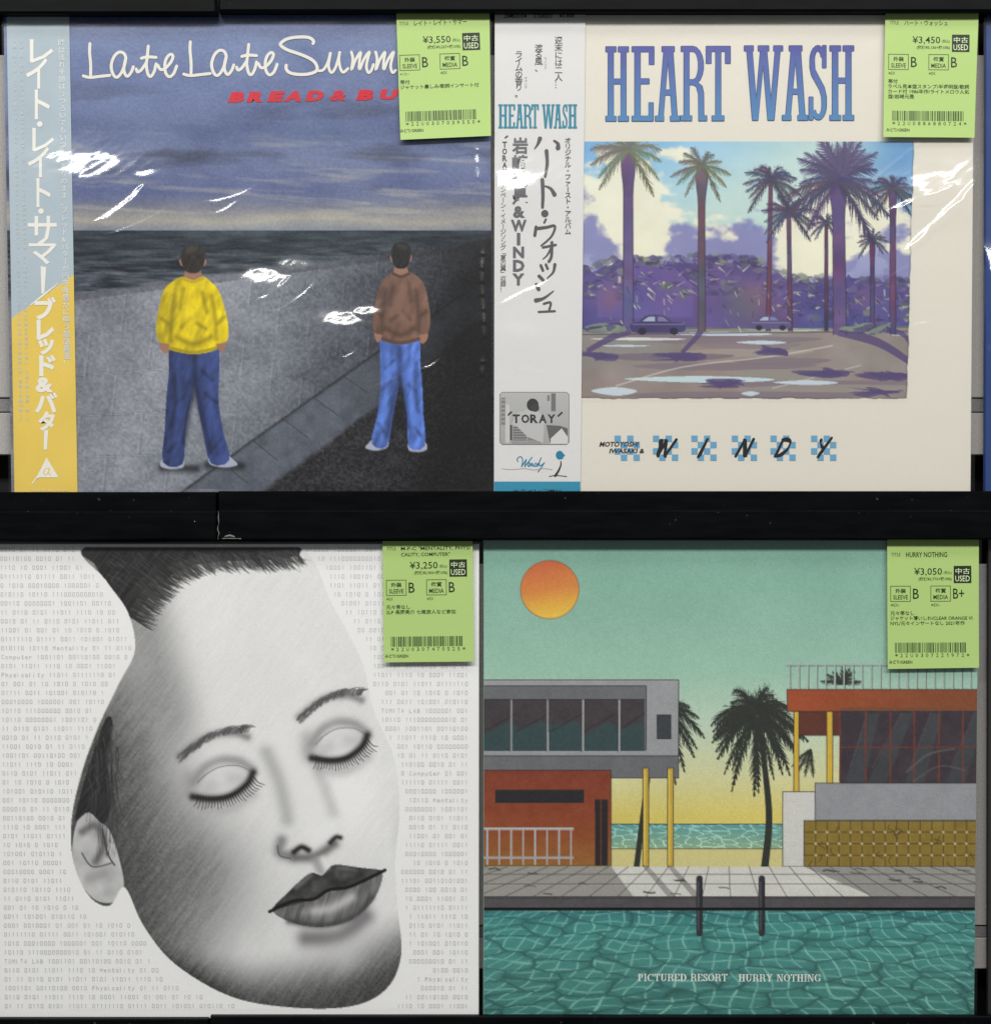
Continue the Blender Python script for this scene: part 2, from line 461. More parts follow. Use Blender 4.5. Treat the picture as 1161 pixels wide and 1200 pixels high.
# ------------------------------------------------------------------ slab serif capitals in a unit box (x right, y up)
def R_(x0, y0, x1, y1): return [(x0, y0), (x1, y0), (x1, y1), (x0, y1)]
def arc(cx, cy, rx, ry, a0, a1, n=9): return [(cx+rx*math.cos(math.radians(a0+(a1-a0)*i/n)), cy+ry*math.sin(math.radians(a0+(a1-a0)*i/n))) for i in range(n+1)]
def ringp(cx, cy, rx, ry, tx, ty, a0, a1): return arc(cx, cy, rx, ry, a0, a1)+arc(cx, cy, rx-tx, ry-ty, a1, a0)
sf = 0.07
SLAB = {
 'H': [R_(.105, 0, .34, 1), R_(.665, 0, .89, 1), R_(.33, .50, .68, .568), R_(0, 0, .455, sf), R_(0, 1-sf, .455, 1), R_(.545, 0, 1, sf), R_(.545, 1-sf, 1, 1)],
 'E': [R_(.125, 0, .38, 1), R_(0, 0, .965, sf), R_(0, 1-sf, 1, 1), R_(.765, sf, .965, .25), R_(.78, .76, 1, 1-sf), R_(.38, .5, .78, .57)],
 'A': [[(.12, 0), (.31, 0), (.545, .93), (.5, 1), (.36, 1)], [(.48, 1), (.71, 1), (.91, 0), (.70, 0)], R_(.30, .35, .72, .42), R_(0, 0, .35, sf), R_(.61, 0, 1, sf), R_(.27, 1-sf, .78, 1)],
 'R': [R_(.13, 0, .33, 1), R_(0, 0, .43, sf), R_(0.02, 1-sf, .5, 1), ringp(.48, .742, .40, .258, .20, .07, -90, 90), R_(.32, 1-sf, .49, 1), R_(.32, .484, .49, .554),
       [(.48, .554), (.60, .53), (.82, .47), (.88, .38), (.89, .05), (.69, .05), (.68, .36), (.60, .46), (.48, .484)], R_(.69, 0, 1, sf)],
 'T': [R_(.39, 0, .61, 1), R_(0, 1-sf, 1, 1), R_(0, .77, .21, 1-sf), R_(.79, .77, 1, 1-sf), R_(.24, 0, .74, sf)],
 'W': [[(.055, 1), (.2, 1), (.315, .24), (.31, 0), (.21, 0)], [(.42, .95), (.50, .80), (.355, 0), (.27, 0), (.305, .24)], [(.42, 1), (.58, 1), (.695, .24), (.69, 0), (.61, 0), (.49, .76)], [(.81, 1), (.945, 1), (.775, 0), (.66, 0), (.69, .24)],
       R_(0, 1-sf, .24, 1), R_(.36, 1-sf, .64, 1), R_(.76, 1-sf, 1, 1)],
 'S': [ringp(.50, .80, .45, .20, .26, .075, 20, 180), [(.05, .80), (.31, .80), (.34, .68), (.86, .44), (.98, .31), (.98, .20), (.72, .20), (.70, .31), (.60, .40), (.14, .60), (.05, .70)],
       ringp(.53, .20, .45, .20, .26, .075, -150, 0), R_(.75, .70, .96, 1), R_(.0, 0, .23, .31)],
 'P': [R_(.15, 0, .42, 1), R_(0, 0, .6, .07), R_(0, .93, .5, 1), ringp(.48, .71, .44, .29, .24, .06, -90, 90)],
 'I': [R_(.3, 0, .7, 1), R_(0, 0, 1, .07), R_(0, .93, 1, 1)],
 'C': [ringp(.52, .5, .52, .5, .24, .06, 50, 310), R_(.82, .68, .92, 1)],
 'U': [R_(.12, .3, .36, 1), R_(.74, .3, .84, 1), ringp(.48, .32, .36, .32, .2, .07, 180, 360), R_(0, .93, .48, 1), R_(.6, .93, 1, 1)],
 'D': [R_(.12, 0, .36, 1), ringp(.42, .5, .56, .5, .24, .06, -90, 90), R_(0, 0, .45, .07), R_(0, .93, .45, 1)],
 'O': [ringp(.5, .5, .5, .5, .22, .06, 0, 360)],
 'N': [R_(.12, 0, .22, 1), [(.1, 1), (.34, 1), (.88, 0), (.7, 0)], R_(.78, 0, .88, 1), R_(0, 0, .36, .07), R_(0, .93, .34, 1), R_(.64, .93, 1, 1)],
 'Y': [[(.08, 1), (.34, 1), (.62, .45), (.4, .45)], [(.78, 1), (.9, 1), (.6, .45), (.5, .45)], R_(.38, 0, .62, .5), R_(0, .93, .44, 1), R_(.64, .93, 1, 1), R_(.25, 0, .76, .07)],
 'G': [ringp(.5, .5, .5, .5, .23, .06, 50, 330), R_(.7, 0.04, .9, .45), R_(.58, .4, 1, .47), R_(.8, .68, .9, 1)],
}
def slab(ik, ch, x0, y0, x1, y1, col, grow=0.0):
    for p in SLAB[ch]:
        q = np.array([(x0+u*(x1-x0), y1-v*(y1-y0)) for u, v in p])
        if grow:
            for ox, oy in ((-grow, 0), (grow, 0), (0, -grow), (0, grow)): ik.poly(q+[ox, oy], col)
        else: ik.poly(q, col)

# ------------------------------------------------------------------ price label
DARK = (26, 38, 20)
def price_label(parent, org, dx, dy, rot, corners, title, price, tax, g1, g2, note1, note2, lines, code, seed, dup=False):
    green = (160, 187, 112)
    q = [np.array(c, float) for c in corners]; r0 = random.Random(seed); ph = r0.uniform(0, 6)
    bl, br, wv_ = (r0.uniform(.3, 1.0) for _ in range(3))
    def dep(x, y):
        v = (y-q[0][1])/(q[3][1]-q[0][1]); u = (x-q[3][0])/(q[2][0]-q[3][0])
        lift = np.clip(v-.62, 0, 1)**2*(bl*(1-u)+br*u)*0.0075+np.clip(u-.8, 0, 1)**2*np.clip(.5-v, 0, 1)*0.02*wv_
        return -(lift+0.00022*wv_*(1+np.sin(v*5+u*2.2+ph)))
    uu, vv = np.meshgrid(np.linspace(0, 1, 28), np.linspace(0, 1, 36))
    LX = (q[0][0]*(1-uu)+q[1][0]*uu)*(1-vv)+(q[3][0]*(1-uu)+q[2][0]*uu)*vv; LY = (q[0][1]*(1-uu)+q[1][1]*uu)*(1-vv)+(q[3][1]*(1-uu)+q[2][1]*uu)*vv
    lb = grid_mesh('price_label', LX, LY, -0.0030+dep(LX, LY), np.broadcast_to(np.array(green, float), LX.shape+(3,)), M_LABEL, parent, smooth=True)
    cx = org[0]+55; cy = org[1]+80; ca, sa = math.cos(math.radians(rot)), math.sin(math.radians(rot))
    def tf(x, y):
        x = x+org[0]+dx-cx; y = y+org[1]+dy-cy
        return (cx+x*ca+y*sa, cy-x*sa+y*ca)
    k = Ink(-0.00308); k.tf = tf; k.dep = dep
    k0 = k
    G = lambda t, x0, y0, x1, y1, c=DARK, off=0.010: k0.glyphs(t, (x0, y0, x1, y1), c, off)
    soft = (80, 104, 58)
    G('TITLE', 10.3, 16.3, 21, 20.3, soft)
    if isinstance(title, tuple):
        G(title[0], 27, 16.2, 107.5, 21.2, DARK, .012); G(title[1], 27, 23.3, 84, 28.3, DARK, .012)
    else: G(title, 27.5, 15.5, 27.5+len(title)*(5.6 if ord(title[0]) > 999 else 3.7), 21.6, DARK, .012)
    G(price, 37, 34, 69.5, 43.5, DARK, .006)
    G('(税込)', 71.3, 37.6, 80.8, 42, soft); G(tax, 42, 44.8, 80.8, 49.6, (60, 80, 42), .02)
    kk = k; k = Ink(-0.00308); k.tf = tf; k.dep = dep
    for i in range(8):
        for j in range(8): k.rect(83.2+20.5*i/8, 31.8+20.2*j/8, 83.2+20.5*(i+1)/8, 31.8+20.2*(j+1)/8, (34, 44, 30))
    k.k += 60
    G2 = lambda t, x0, y0, x1, y1, c: k.glyphs(t, (x0, y0, x1, y1), c, .0)
    G2('中古', 85.3, 34.6, 101.8, 41.3, (206, 224, 176)); G2('USED', 85, 43.2, 101.8, 50, (206, 224, 176)); k.build('used_mark', M_INK, lb); k = kk
    for (x0, x1, t1, t2, g) in ((9.1, 32.8, '外装', 'SLEEVE', g1), (56, 79.7, '盤質', 'MEDIA', g2)):
        y0, y1 = 54.9, 73.4; c = (52, 70, 38)
        k.rect(x0, y0, x1, y0+.7, c); k.rect(x0, y1-.7, x1, y1, c); k.rect(x0, y0, x0+.7, y1, c); k.rect(x1-.7, y0, x1, y1, c)
        m = (x0+x1)/2; G(t1, m-6.2, 58, m+6.2, 63.6, DARK, .02); G(t2, m-8.6, 65.6, m+8.6, 70.8)
        G(g, x1+2.6, 58.2, x1+9.6+(6 if '+' in g else 0), 70.2, DARK, .005)
    G(note1, 9.3, 75.6, 9.3+len(note1)*2.6, 79, soft); G(note2, 56.5, 75.6, 56.5+len(note2)*2.6, 79, soft)
    yy = 84.2
    for i, t in enumerate(lines):
        wdt = sum(5.55 if ord(c) > 999 else 2.85 for c in t)
        G(t, 9, yy, 9+min(wdt, 98), yy+5.2, DARK, .012); yy += 5.9
    G('*', 14, 134.2, 17.5, 137.5, DARK)
    n = len(code)
    for i, ch in enumerate(code):
        if ch != '*': k.glyphs(ch, (20.2+i*5.95, 134.0, 23.0+i*5.95, 138.2) if ch != '1' else (20.7+i*5.95, 134.0, 22.5+i*5.95, 138.2), DARK)
    G('*', 20.2+n*5.95, 134.2, 23.4+n*5.95, 137.5, DARK)
    G('みどり/GREEN', 7, 141.6, 34, 146, DARK, .015)
    k.build('label_lettering', M_INK, lb)
    b = Ink(-0.00308); b.tf = tf; b.dep = dep
    r = random.Random(seed); x = 14.0; 
    while x < 97.4:
        w = r.choice((.75, .75, 1.6)); b.rect(x, 121.3, min(x+w, 97.9), 133.0, (58, 78, 44)); x += w+r.choice((.7, .7, 1.3))
    b.build('barcode', M_INK, lb)
    return lb

# ================================================================== THE RACK
def box(V, F, x0, x1, y0, y1, z0, z1, bev=0.0012):
    """a box with chamfered front edges; coordinates in metres"""
    b = bev; n = len(V)
    V += [(x0+b, y0, z0+b), (x1-b, y0, z0+b), (x1-b, y0, z1-b), (x0+b, y0, z1-b),
          (x0, y0+b, z0), (x1, y0+b, z0), (x1, y0+b, z1), (x0, y0+b, z1), (x0, y1, z0), (x1, y1, z0), (x1, y1, z1), (x0, y1, z1)]
    for f in ((0, 1, 2, 3), (0, 4, 5, 1), (1, 5, 6, 2), (2, 6, 7, 3), (3, 7, 4, 0), (4, 8, 9, 5), (5, 9, 10, 6), (6, 10, 11, 7), (7, 11, 8, 4), (8, 11, 10, 9)):
        F.append(tuple(i+n for i in f))
def solid(name, boxes, mat, parent=None, **kw):
    V = []; F = []
    for b in boxes: box(V, F, *b)
    me = bpy.data.meshes.new(name); me.from_pydata(V, [], F)
    return link(name, me, mat, parent, **kw)
def at(px, py, y):          # size of a thing that stands y metres in front of the jackets
    f = (D + y) / D
    return wx(px)*f, wz(py)*f

def rail(px0, px1, lip_top, lip_bot, back_top, label):
    """ledge with a taller recessed stop behind a square front lip"""
    yl, yb = -0.0100, -0.0062
    x0, zt = at(px0, lip_top, yl); x1, zb = at(px1, lip_bot, yl)
    xa, zt2 = at(px0, back_top, yb); xb, _ = at(px1, 0, yb)
    r = empty('display_rail', ((x0+x1)/2, 0, zb), label, 'shelf rail', 'black display rails of the wall rack')
    solid('front_lip', [(x0, x1, yl, yl+0.004, zb, zt, 0.0013)], M_RAIL, r)
    solid('back_stop', [(xa+.0004, xb-.0004, yb, yb+0.004, zb+0.001, zt2, 0.0006)], M_RAIL, r)
    solid('ledge', [(x0, x1, yl+0.0042, 0.016, zb+0.0008, zb+0.0030, 0.0003)], M_RAIL, r)
    return r
XS = 254.5; LEFT = -330; RIGHT = 1500
rail(LEFT, XS-1, -46, 15, -60, 'upper black rail left of the seam, its end just above the blue jacket')
rail(XS+1, RIGHT, -46, 12.6, -60, 'long upper black rail right of the seam, over the HEART WASH jacket')
rail(LEFT, XS-0.5, 598.6, 633, 576.5, 'short middle black rail left of the scuffed seam, under the blue and yellow paper strip')
mid_r = rail(XS+0.5, RIGHT, 597.6, 632.5, 575.5, 'long middle black rail right of the scuffed seam, under the white jacket')
def bare_edge(seed, px, y0, y1, parent, tail=0):
    """worn paint showing bright metal along the end of a rail"""
    r = random.Random(seed); k = Ink(-0.01005); f = (D-0.01005)/D
    k.tf = lambda x, y: (580.5+(x-580.5)*f, 600+(y-600)*f)
    P = [(px+r.uniform(-.9, .9), y0+(y1-y0)*i/9) for i in range(10)]
    k.stroke(P, lambda u: .12+.42*abs(math.sin(u*7+seed)), (104, 102, 98), 3)
    if tail:
        k.stroke([(px+7, y1-3.2), (px+13, y1-4.6), (px+19, y1-3)], lambda u: .3+.6*math.sin(3*u), (120, 120, 118), 3)
        k.stroke([(px+4, y1-.9), (px+12, y1-1.2), (px+26, y1-.8)], lambda u: .15+.4*abs(math.sin(u*11)), (110, 108, 104), 3); k.disc(px-28, y0+12, .6, (140, 140, 140), 6)
    return k.build('bare_edge', M_INK, parent)
bare_edge(3, XS+1.6, 599, 632, mid_r, 1)
rail(LEFT, XS-10, 1212, 1250, 1194.5, 'bottom black rail left of its seam, under the corner of the grey portrait jacket')
rail(XS-9, RIGHT, 1210, 1250, 1191.5, 'long bottom black rail right of its seam, under the green pool jacket')

wall = solid('wall', [(-0.55, 0.55, 0.030, 0.06, -0.62, 0.62, .001)], M_BLACK, kind='structure')
def board(x0, y0, x1, y1, mat, th=0.006, y=0.0085, name='felt_board'):
    a = at(x0, y1, y); b = at(x1, y0, y)
    return solid(name, [(a[0], b[0], y, y+th, a[1], b[1], .0006)], mat, wall)
board(-330, 64, 1500, 466, M_PANEL); board(-330, 466.8, 1500, 483, M_PANELD, y=0.0097); board(-330, 483.8, 1500, 533, M_PANEL)
board(-330, 661, 1500, 1085, M_PANEL); board(-330, 1085.8, 1500, 1099, M_PANELD, y=0.0097); board(-330, 1099.8, 1500, 1136, M_PANEL)

# ================================================================== RECORD 1: dusk seaside jacket with paper strip
c1 = [(3.5, 4), (574, 4), (578, 577), (13, 577)]
r1 = empty('record_jacket', (wx(295), 0, wz(577)), 'dusky blue seaside jacket lettered Late Late Summ, with a pale blue and yellow paper strip', 'record', 'used records on the rack')
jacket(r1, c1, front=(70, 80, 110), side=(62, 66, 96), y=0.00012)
cv = Cv(3.9, 4.4, 573.6, 576.6, 1.15, left=(3.9, 13.4), right=(573.6, 577.6)); X, Y = cv.X, cv.Y
n1 = fbm(X+Y*.3, Y, 150, 26, 5, 11); n2 = fbm(X, Y-X*.05, 80, 7, 4, 21); n3 = fbm(X, Y, 60, 40, 4, 31)
sky = ramp(Y+18*(n1-.5), [(5, (74, 84, 122)), (50, (93, 106, 146)), (120, (91, 102, 142)), (150, (82, 92, 130)), (185, (98, 107, 142)), (222, (86, 94, 132)), (242, (112, 113, 130)), (256, (146, 142, 140)), (269, (118, 122, 138))])
sky = sky+((n3-.5)*26)[..., None]*np.array([1, 1, .8])
st = np.clip((n2-.56)*5, 0, 1)*sstep(120, 190, Y)*(0.5+0.5*n3)
sky = sky*(1-st[..., None]*.55)+np.array((162, 156, 148))*st[..., None]*.55
dk = np.clip((n1-.55)*5, 0, 1)*sstep(60, 170, Y)*sstep(262, 235, Y)
sky = sky*(1-dk[..., None]*.32); sky = sky*np.array((.99, 1.0, .965))
pf = np.linspace(0, 1, 3)
hz = 269.5
wv = fbm(X+Y*.4, Y, 26, 3.2, 4, 41); wb = fbm(X, Y, 90, 12, 3, 51)
persp = sstep(268, 330, Y)
sea = ramp(Y, [(268, (50, 60, 68)), (285, (44, 52, 60)), (340, (58, 64, 74))])+((wv-.5)*(50+62*persp)+(wb-.5)*28)[..., None]
cr = np.clip((fbm(X, Y-X*.04, 60, 6, 4, 61)-.60)*7, 0, 1)*persp
sea = sea*(1-.4*cr[..., None])+np.array((120, 122, 130))*.4*cr[..., None]
A = np.where((Y < hz)[..., None], sky, sea)
top = np.interp(X, (80, 600), (346, 276)); edge = np.interp(X, (200, 300, 430, 580), (585, 512, 420, 318)); kerb = np.interp(X, (290, 440, 600), (590, 478, 340))
wt = ramp(X+.5*(Y-top), [(80, (106, 109, 117)), (250, (126, 129, 137)), (360, (112, 116, 124)), (470, (70, 73, 80)), (600, (34, 35, 40))])
# formwork joints, stains and pores in the concrete
v = (Y-top)/(edge-top+1e-6)
wt = wt+((fbm(X, Y, 30, 22, 5, 71)-.5)*30+(fbm(X, Y, 3, 3, 2, 72)-.5)*30)[..., None]
j = np.abs(((v*5.0+0.03*fbm(X, Y, 40, 40, 2, 73)) % 1)-.5); wt = wt+(np.exp(-((.5-j)*60)**2)*26)[..., None]-(np.exp(-((.5-j-.012)*60)**2)*22)[..., None]
row = np.floor(v*5.0+.0); hx = ((X+row*37+(Y-top)*.12)/74.0) % 1; hj = np.minimum(hx, 1-hx)
wt = wt+(np.exp(-(hj*74/1.1)**2)*11-np.exp(-((hx-.022)*74/1.1)**2)*10)[..., None]*sstep(-.2, .1, v)[..., None]
blk = vnoise(np.floor((X+row*37+(Y-top)*.12)/74.0)*3.7, row*5.3, 78); wt = wt+((blk-.5)*9)[..., None]
cap = (Y > top) & (Y < top+7+X*0.006); wt = np.where(cap[..., None], wt*.80+2, wt)
pv = np.stack([np.full_like(X, 84), np.full_like(X, 88), np.full_like(X, 97)], -1)*(1.02-.45*sstep(380, 520, X))[..., None]+((fbm(X, Y, 14, 10, 4, 81)-.5)*26)[..., None]
gt = np.exp(-((Y-edge)/3.0)**2); pv = pv*(1-.5*gt[..., None])
asph = np.stack([np.full_like(X, 39), np.full_like(X, 38), np.full_like(X, 41)], -1)+((fbm(X, Y, 2.2, 2.2, 2, 91)-.5)*46+(fbm(X, Y, 60, 40, 3, 92)-.5)*26)[..., None]
sp = np.clip((fbm(X, Y, 1.6, 1.6, 1, 95)-.86)*6, 0, 1)*sstep(430, 520, Y); asph = asph+sp[..., None]*34
# dark bank at the right
wl = sstep(-3, 3, Y-top)[..., None]; A = A*(1-wl)+wt*wl
wl = sstep(-2, 2, Y-edge)[..., None]; A = A*(1-wl)+pv*wl
wl = sstep(-5, 5, Y-kerb+6*(fbm(X, Y, 12, 12, 3, 96)-.5))[..., None]; A = A*(1-wl)+asph*wl
bk = sstep(500, 560, X+0.15*(Y-300))*sstep(262, 300, Y); A = A*(1-.45*bk[..., None])
A = (A-86)*1.16+88+((fbm(X, Y, 1.8, 1.8, 1, 99)-.5)*14)[..., None]
cv.A = A
for t in np.linspace(.1, .95, 7):
    x = 235+t*250; e0 = np.interp(x, (200, 300, 430, 580), (585, 512, 420, 318)); cv.line([(x, e0), (x+30, e0+26-8*t)], 1.2, (50, 52, 58), .7)
# two passers-by seen from behind, plain stand-ins
def walker(fx, fy, top_c, leg_c, hair_c, collar):
    m = lambda L: [(fx(x), fy(y)) for x, y in L]
    def cloth(base, seed, amp):
        return lambda x, y: np.array(base, float)*(1+((fbm(x+y*.35, y-x*.5, 5.5, 15, 4, seed)-.5)*amp)+.10*np.sin((x-fx(226))/26.0))[..., None]
    for sx, sy in ((203, 548), (256, 545)): cv.soft(m([(sx-14, sy+1), (sx+26, sy+2)]), 5, (24, 25, 30), .75)
    shoe = (164, 168, 186)
    cv.fill(catmull(m([(191, 538), (187, 547), (198, 551), (213, 549), (213, 538)]), 4, True), shoe)
    cv.fill(catmull(m([(245, 534), (245, 545), (262, 549), (277, 546), (272, 539), (262, 533)]), 4, True), shoe)
    cv.line(m([(188, 548.5), (198, 551), (213, 549.5)]), 1.2, (96, 96, 104), .8, True); cv.line(m([(246, 546), (262, 549.5), (277, 546.5)]), 1.2, (96, 96, 104), .8, True)
    leg = m([(199, 404), (226, 410), (253, 404), (256, 436), (255, 468), (260, 505), (268, 540), (246, 544), (237, 508), (230, 474), (227, 452), (222, 474), (216, 508), (213, 545), (190, 543), (192, 505), (194, 466), (197, 436)])
    cv.fill(catmull(leg, 3, True), cloth(leg_c, 101, .62))
    for L, w_ in (([(227, 420), (227, 452), (221, 480), (214, 520)], 3.5), ([(229, 455), (236, 490), (246, 530)], 3.5), ([(203, 440), (205, 470), (200, 500)], 3), ([(214, 466), (205, 474)], 2.4), ([(240, 462), (252, 472)], 2.4), ([(236, 436), (248, 446)], 2.2), ([(258, 515), (250, 526)], 2.2), ([(205, 520), (196, 530)], 2.2)):
        cv.soft(m(L), w_, np.array(leg_c)*.45, .55)
    for L in ([(207, 430), (209, 470), (204, 520)], [(245, 430), (246, 470), (256, 520)]): cv.soft(m(L), 4, np.minimum(np.array(leg_c)*1.45, 255), .35)
    cv.fill(m([(218, 310), (233, 310), (237, 332), (213, 332)]), (148, 110, 92))
    for L in ([(187, 396), (186, 408), (193, 415), (199, 409), (199, 398)], [(253, 398), (254, 409), (260, 413), (264, 404), (263, 396)]): cv.fill(catmull(m(L), 4, True), (152, 112, 92))
    body = m([(213, 325), (202, 330), (191, 341), (185, 362), (182, 384), (185, 401), (197, 404), (199, 411), (226, 416), (252, 411), (253, 404), (265, 400), (266, 380), (261, 358), (255, 341), (246, 331), (237, 325), (225, 329)])
    cv.fill(catmull(body, 4, True), cloth(top_c, 121, .42))
    for L, w_ in (([(203, 348), (200, 372), (199, 400)], 3), ([(247, 348), (251, 372), (252, 398)], 3), ([(206, 396), (226, 404), (246, 396)], 3.4), ([(188, 374), (196, 380)], 2.5), ([(262, 372), (254, 380)], 2.5), ([(214, 340), (210, 362)], 3), ([(236, 344), (241, 366)], 3), ([(212, 384), (222, 374)], 2.6), ([(240, 386), (230, 380)], 2.6)):
        cv.soft(m(L), w_, np.array(top_c)*.55, .5)
    cv.soft(m([(221, 345), (220, 380)]), 7, np.minimum(np.array(top_c)*1.25, 255), .4)
    cv.line(m([(199, 409), (226, 414), (252, 409)]), 4, np.array(top_c)*.72, .75, True)
    cv.line(m([(213, 327), (225, 331), (237, 327)]), 3, np.array(collar), .9, True)
    for L in ([(211, 303), (209, 307), (212, 313), (214, 310)], [(238, 303), (241, 307), (238, 313), (236, 310)]): cv.fill(catmull(m(L), 3, True), (156, 114, 96))
    hd_ = m([(225, 287), (215, 290), (210.5, 299), (212, 310), (217, 319), (225, 321), (233, 319), (238, 310), (239.5, 299), (235, 290)])
    cv.fill(catmull(hd_, 5, True), lambda x, y: np.array(hair_c, float)+((fbm(x+y*.3, y, 2.2, 7, 2, 7)-.5)*36)[..., None])
    cv.soft(m([(219, 294), (228, 292)]), 4, (84, 78, 76), .45)
walker(lambda x: x+1, lambda y: y-1, (206, 184, 20), (50, 64, 112), (42, 36, 34), (176, 156, 30))
walker(lambda x: 469-(x-226)*.80, lambda y: 283+(y-287)*.935, (112, 84, 72), (78, 108, 182), (28, 26, 27), (74, 56, 50))
cv.build('seaside_print', M_GLOSSY, r1)
t1 = Ink(-0.0003)
def T1(L, ox, oy): return [(ox+x/5.805, oy+y/5.805) for x, y in L]
cream = (214, 211, 200)
la = [(335, 190), (322, 160), (290, 150), (255, 180), (235, 240), (245, 295), (270, 322), (298, 300), (322, 250), (335, 190)]
la2 = [(335, 190), (322, 250), (325, 290), (345, 315), (372, 285), (385, 250)]
lk = [(405, 265), (415, 285), (440, 270), (472, 225)]
lt = [(487, 110), (480, 180), (474, 240), (485, 300), (505, 316), (528, 280), (540, 230)]
lc = [(440, 192), (480, 183), (540, 186)]
le = [(552, 240), (570, 268), (600, 262), (640, 220), (655, 180), (640, 165), (615, 185), (600, 230), (605, 290), (630, 318), (660, 295), (680, 245)]
for dx, dy, full in ((0, 0, 1), (683, -12, 1)):
    sh = lambda L: T1([(x+dx, y+dy) for x, y in L], 90, 35)
    for L in ([(90, 92), (88, 150), (95, 230), (95, 305)], [(45, 312), (90, 322), (160, 315), (225, 308)], la, la2, lk, lt, lc, le):
        t1.stroke(sh(L), 1.75, cream)
z2 = lambda L: T1(L, 280, 35)
t1.stroke(z2([(505, 92), (505, 70), (470, 50), (400, 48), (330, 60), (290, 85), (285, 105), (330, 135), (430, 170), (500, 205), (530, 245), (525, 280), (470, 300), (400, 302), (345, 290), (322, 265), (322, 240)]), 1.85, cream)
t1.stroke(z2([(545, 278), (575, 270), (605, 220), (624, 150), (615, 200), (610, 250), (628, 290), (655, 260), (678, 190), (686, 145), (680, 200), (690, 260), (710, 288), (742, 262)]), 1.6, cream)
for m in (0, 165):
    pts = [(765, 150), (775, 200), (766, 272), (790, 210), (828, 150), (820, 210), (820, 270), (850, 200), (888, 148), (875, 200), (867, 250), (880, 290), (900, 275), (915, 235)]
    t1.stroke(z2([(x+m, y) for x, y in pts if x+m < 1078]), 1.6, cream)
t1.build('title_lettering', M_INK, r1)
t1 = Ink(-0.0003)
red = (190, 14, 40)
for ch, xa, xb in (('B', 267, 289), ('R', 288.5, 312), ('E', 313, 334), ('A', 332, 357), ('D', 357.5, 381.5), ('&', 385, 409), ('B', 417, 440.5), ('U', 443, 467.5)):
    dyy = -(xa-267)*0.018
    t1.glyphs(ch, (xa, 107.4+dyy, xb-4, 120+dyy), red, .075 if ch != '&' else .035, italic=.36)
t1.build('artist_lettering', M_INK, r1)
# paper strip
def s_l(y): return 8+(y-17)*(17-8)/560
def s_r(y): return 81.5+(y-17)*(91-81.5)/560
ob = Cv(8, 5, 81.5, 576.8, 1.6, left=(7.8, 17.2), right=(81.2, 91.2)); X, Y = ob.X, ob.Y
up = np.array((164, 178, 187)); ye = np.array((216, 188, 88))
dg = Y-(373-(X-14)*51/72)
ob.A = np.where((dg < 0)[..., None], up, ye)+((fbm(X, Y, 40, 60, 3, 5)-.5)*12)[..., None]
obo = grid_mesh('paper_strip', ob.X, ob.Y, -0.0006, ob.A, M_MATTE, r1)
t = Ink(-0.0008); wh = (222, 220, 212)
for ch, b, o in (('レ', (35, 46, 63, 74), .012), ('イ', (31, 68, 56, 104), .012), ('ト', (41, 105, 59, 140), .012), ('レ', (38, 150, 64, 178), .012), ('イ', (33, 172, 58, 208), .012), ('ト', (43, 209, 60, 243), .012),
                 ('サ', (33, 253, 67, 288), .014), ('マ', (34, 285, 67, 310), .014), ('ブ', (41, 348, 66, 375), .045), ('レ', (43, 375, 64, 399), .045), ('ッ', (45, 397, 64, 416), .045), ('ド', (46, 416, 66, 441), .045),
                 ('&', (42, 442, 63, 460), .045), ('バ', (41, 460, 68, 484), .045), ('タ', (45, 482, 65, 505), .045)):
    t.glyphs(ch, b, wh, o)
t.disc(47, 145.5, 3.3, wh); t.disc(48.5, 247.5, 3.3, wh)
t.poly([(48, 312), (49, 344), (52.5, 344), (54.6, 313)], wh); t.poly([(52, 504), (51.6, 527), (55.4, 527), (57, 504)], wh)
t.poly([(69, 332), (51, 347.5), (36, 358.5), (36, 357), (51, 344.5), (68.3, 331.5)], wh)
t.poly([(55, 536), (45, 556), (37, 567), (39, 567), (43.5, 560.5), (47, 559.5), (69, 559.5)], wh)
t.stroke([(58.5, 549), (54, 549.5), (51.5, 554), (54.5, 556.5), (58, 551), (58.5, 549), (57.5, 555), (60, 556.5)], 0.6, ye, 3)
col1 = '時は流れ季節はうつろいでもいつもの香りのまま。ブレッド&バターが円熟味豊かに唄う超話題盤!'
for i, ch in enumerate(col1):
    yc = 50+i*(434-50)/len(col1); xc = 72.5+(yc-50)*0.0175
    t.glyphs(ch, (xc-4.2, yc-4.2, xc+4.2, yc+4.2), (206, 211, 212), .01, em=True, rot=ch == 'ー')
rr = random.Random(5)
for xc0, y0, y1 in ((17.3, 47, 495), (25.2, 47, 495)):
    y = y0
    while y < y1:
        xc = xc0+(y-47)*0.0172
        if rr.random() < .86:
            ch = rr.choice('ブルータスイメンサラリテノ音楽制作演奏編曲協力')
            t.glyphs(ch, (xc-2.3, y, xc+2.3, y+4.6), (200, 207, 205), .0, em=True)
        y += 5.6
for i in range(13): t.glyphs(rr.choice('アルファ販売東京株式会社'), (37+i*3.3, 573, 40+i*3.3, 576), (225, 215, 160), 0, em=True)
t.build('strip_lettering', M_INK, obo)
price_label(r1, (460, 10), 0, -0.6, 2.0, [(464.3, 6), (573.4, 6), (575.3, 160.6), (469.6, 165.4)], 'レイト・レイト・サマー', '¥3,550', '(税抜¥3,227+税10%)', 'B', 'B', '※イロー', '※EX', ['帯付', 'ジャケット裏しみ/歌詞インサート付'], '22U0307039550', 1)
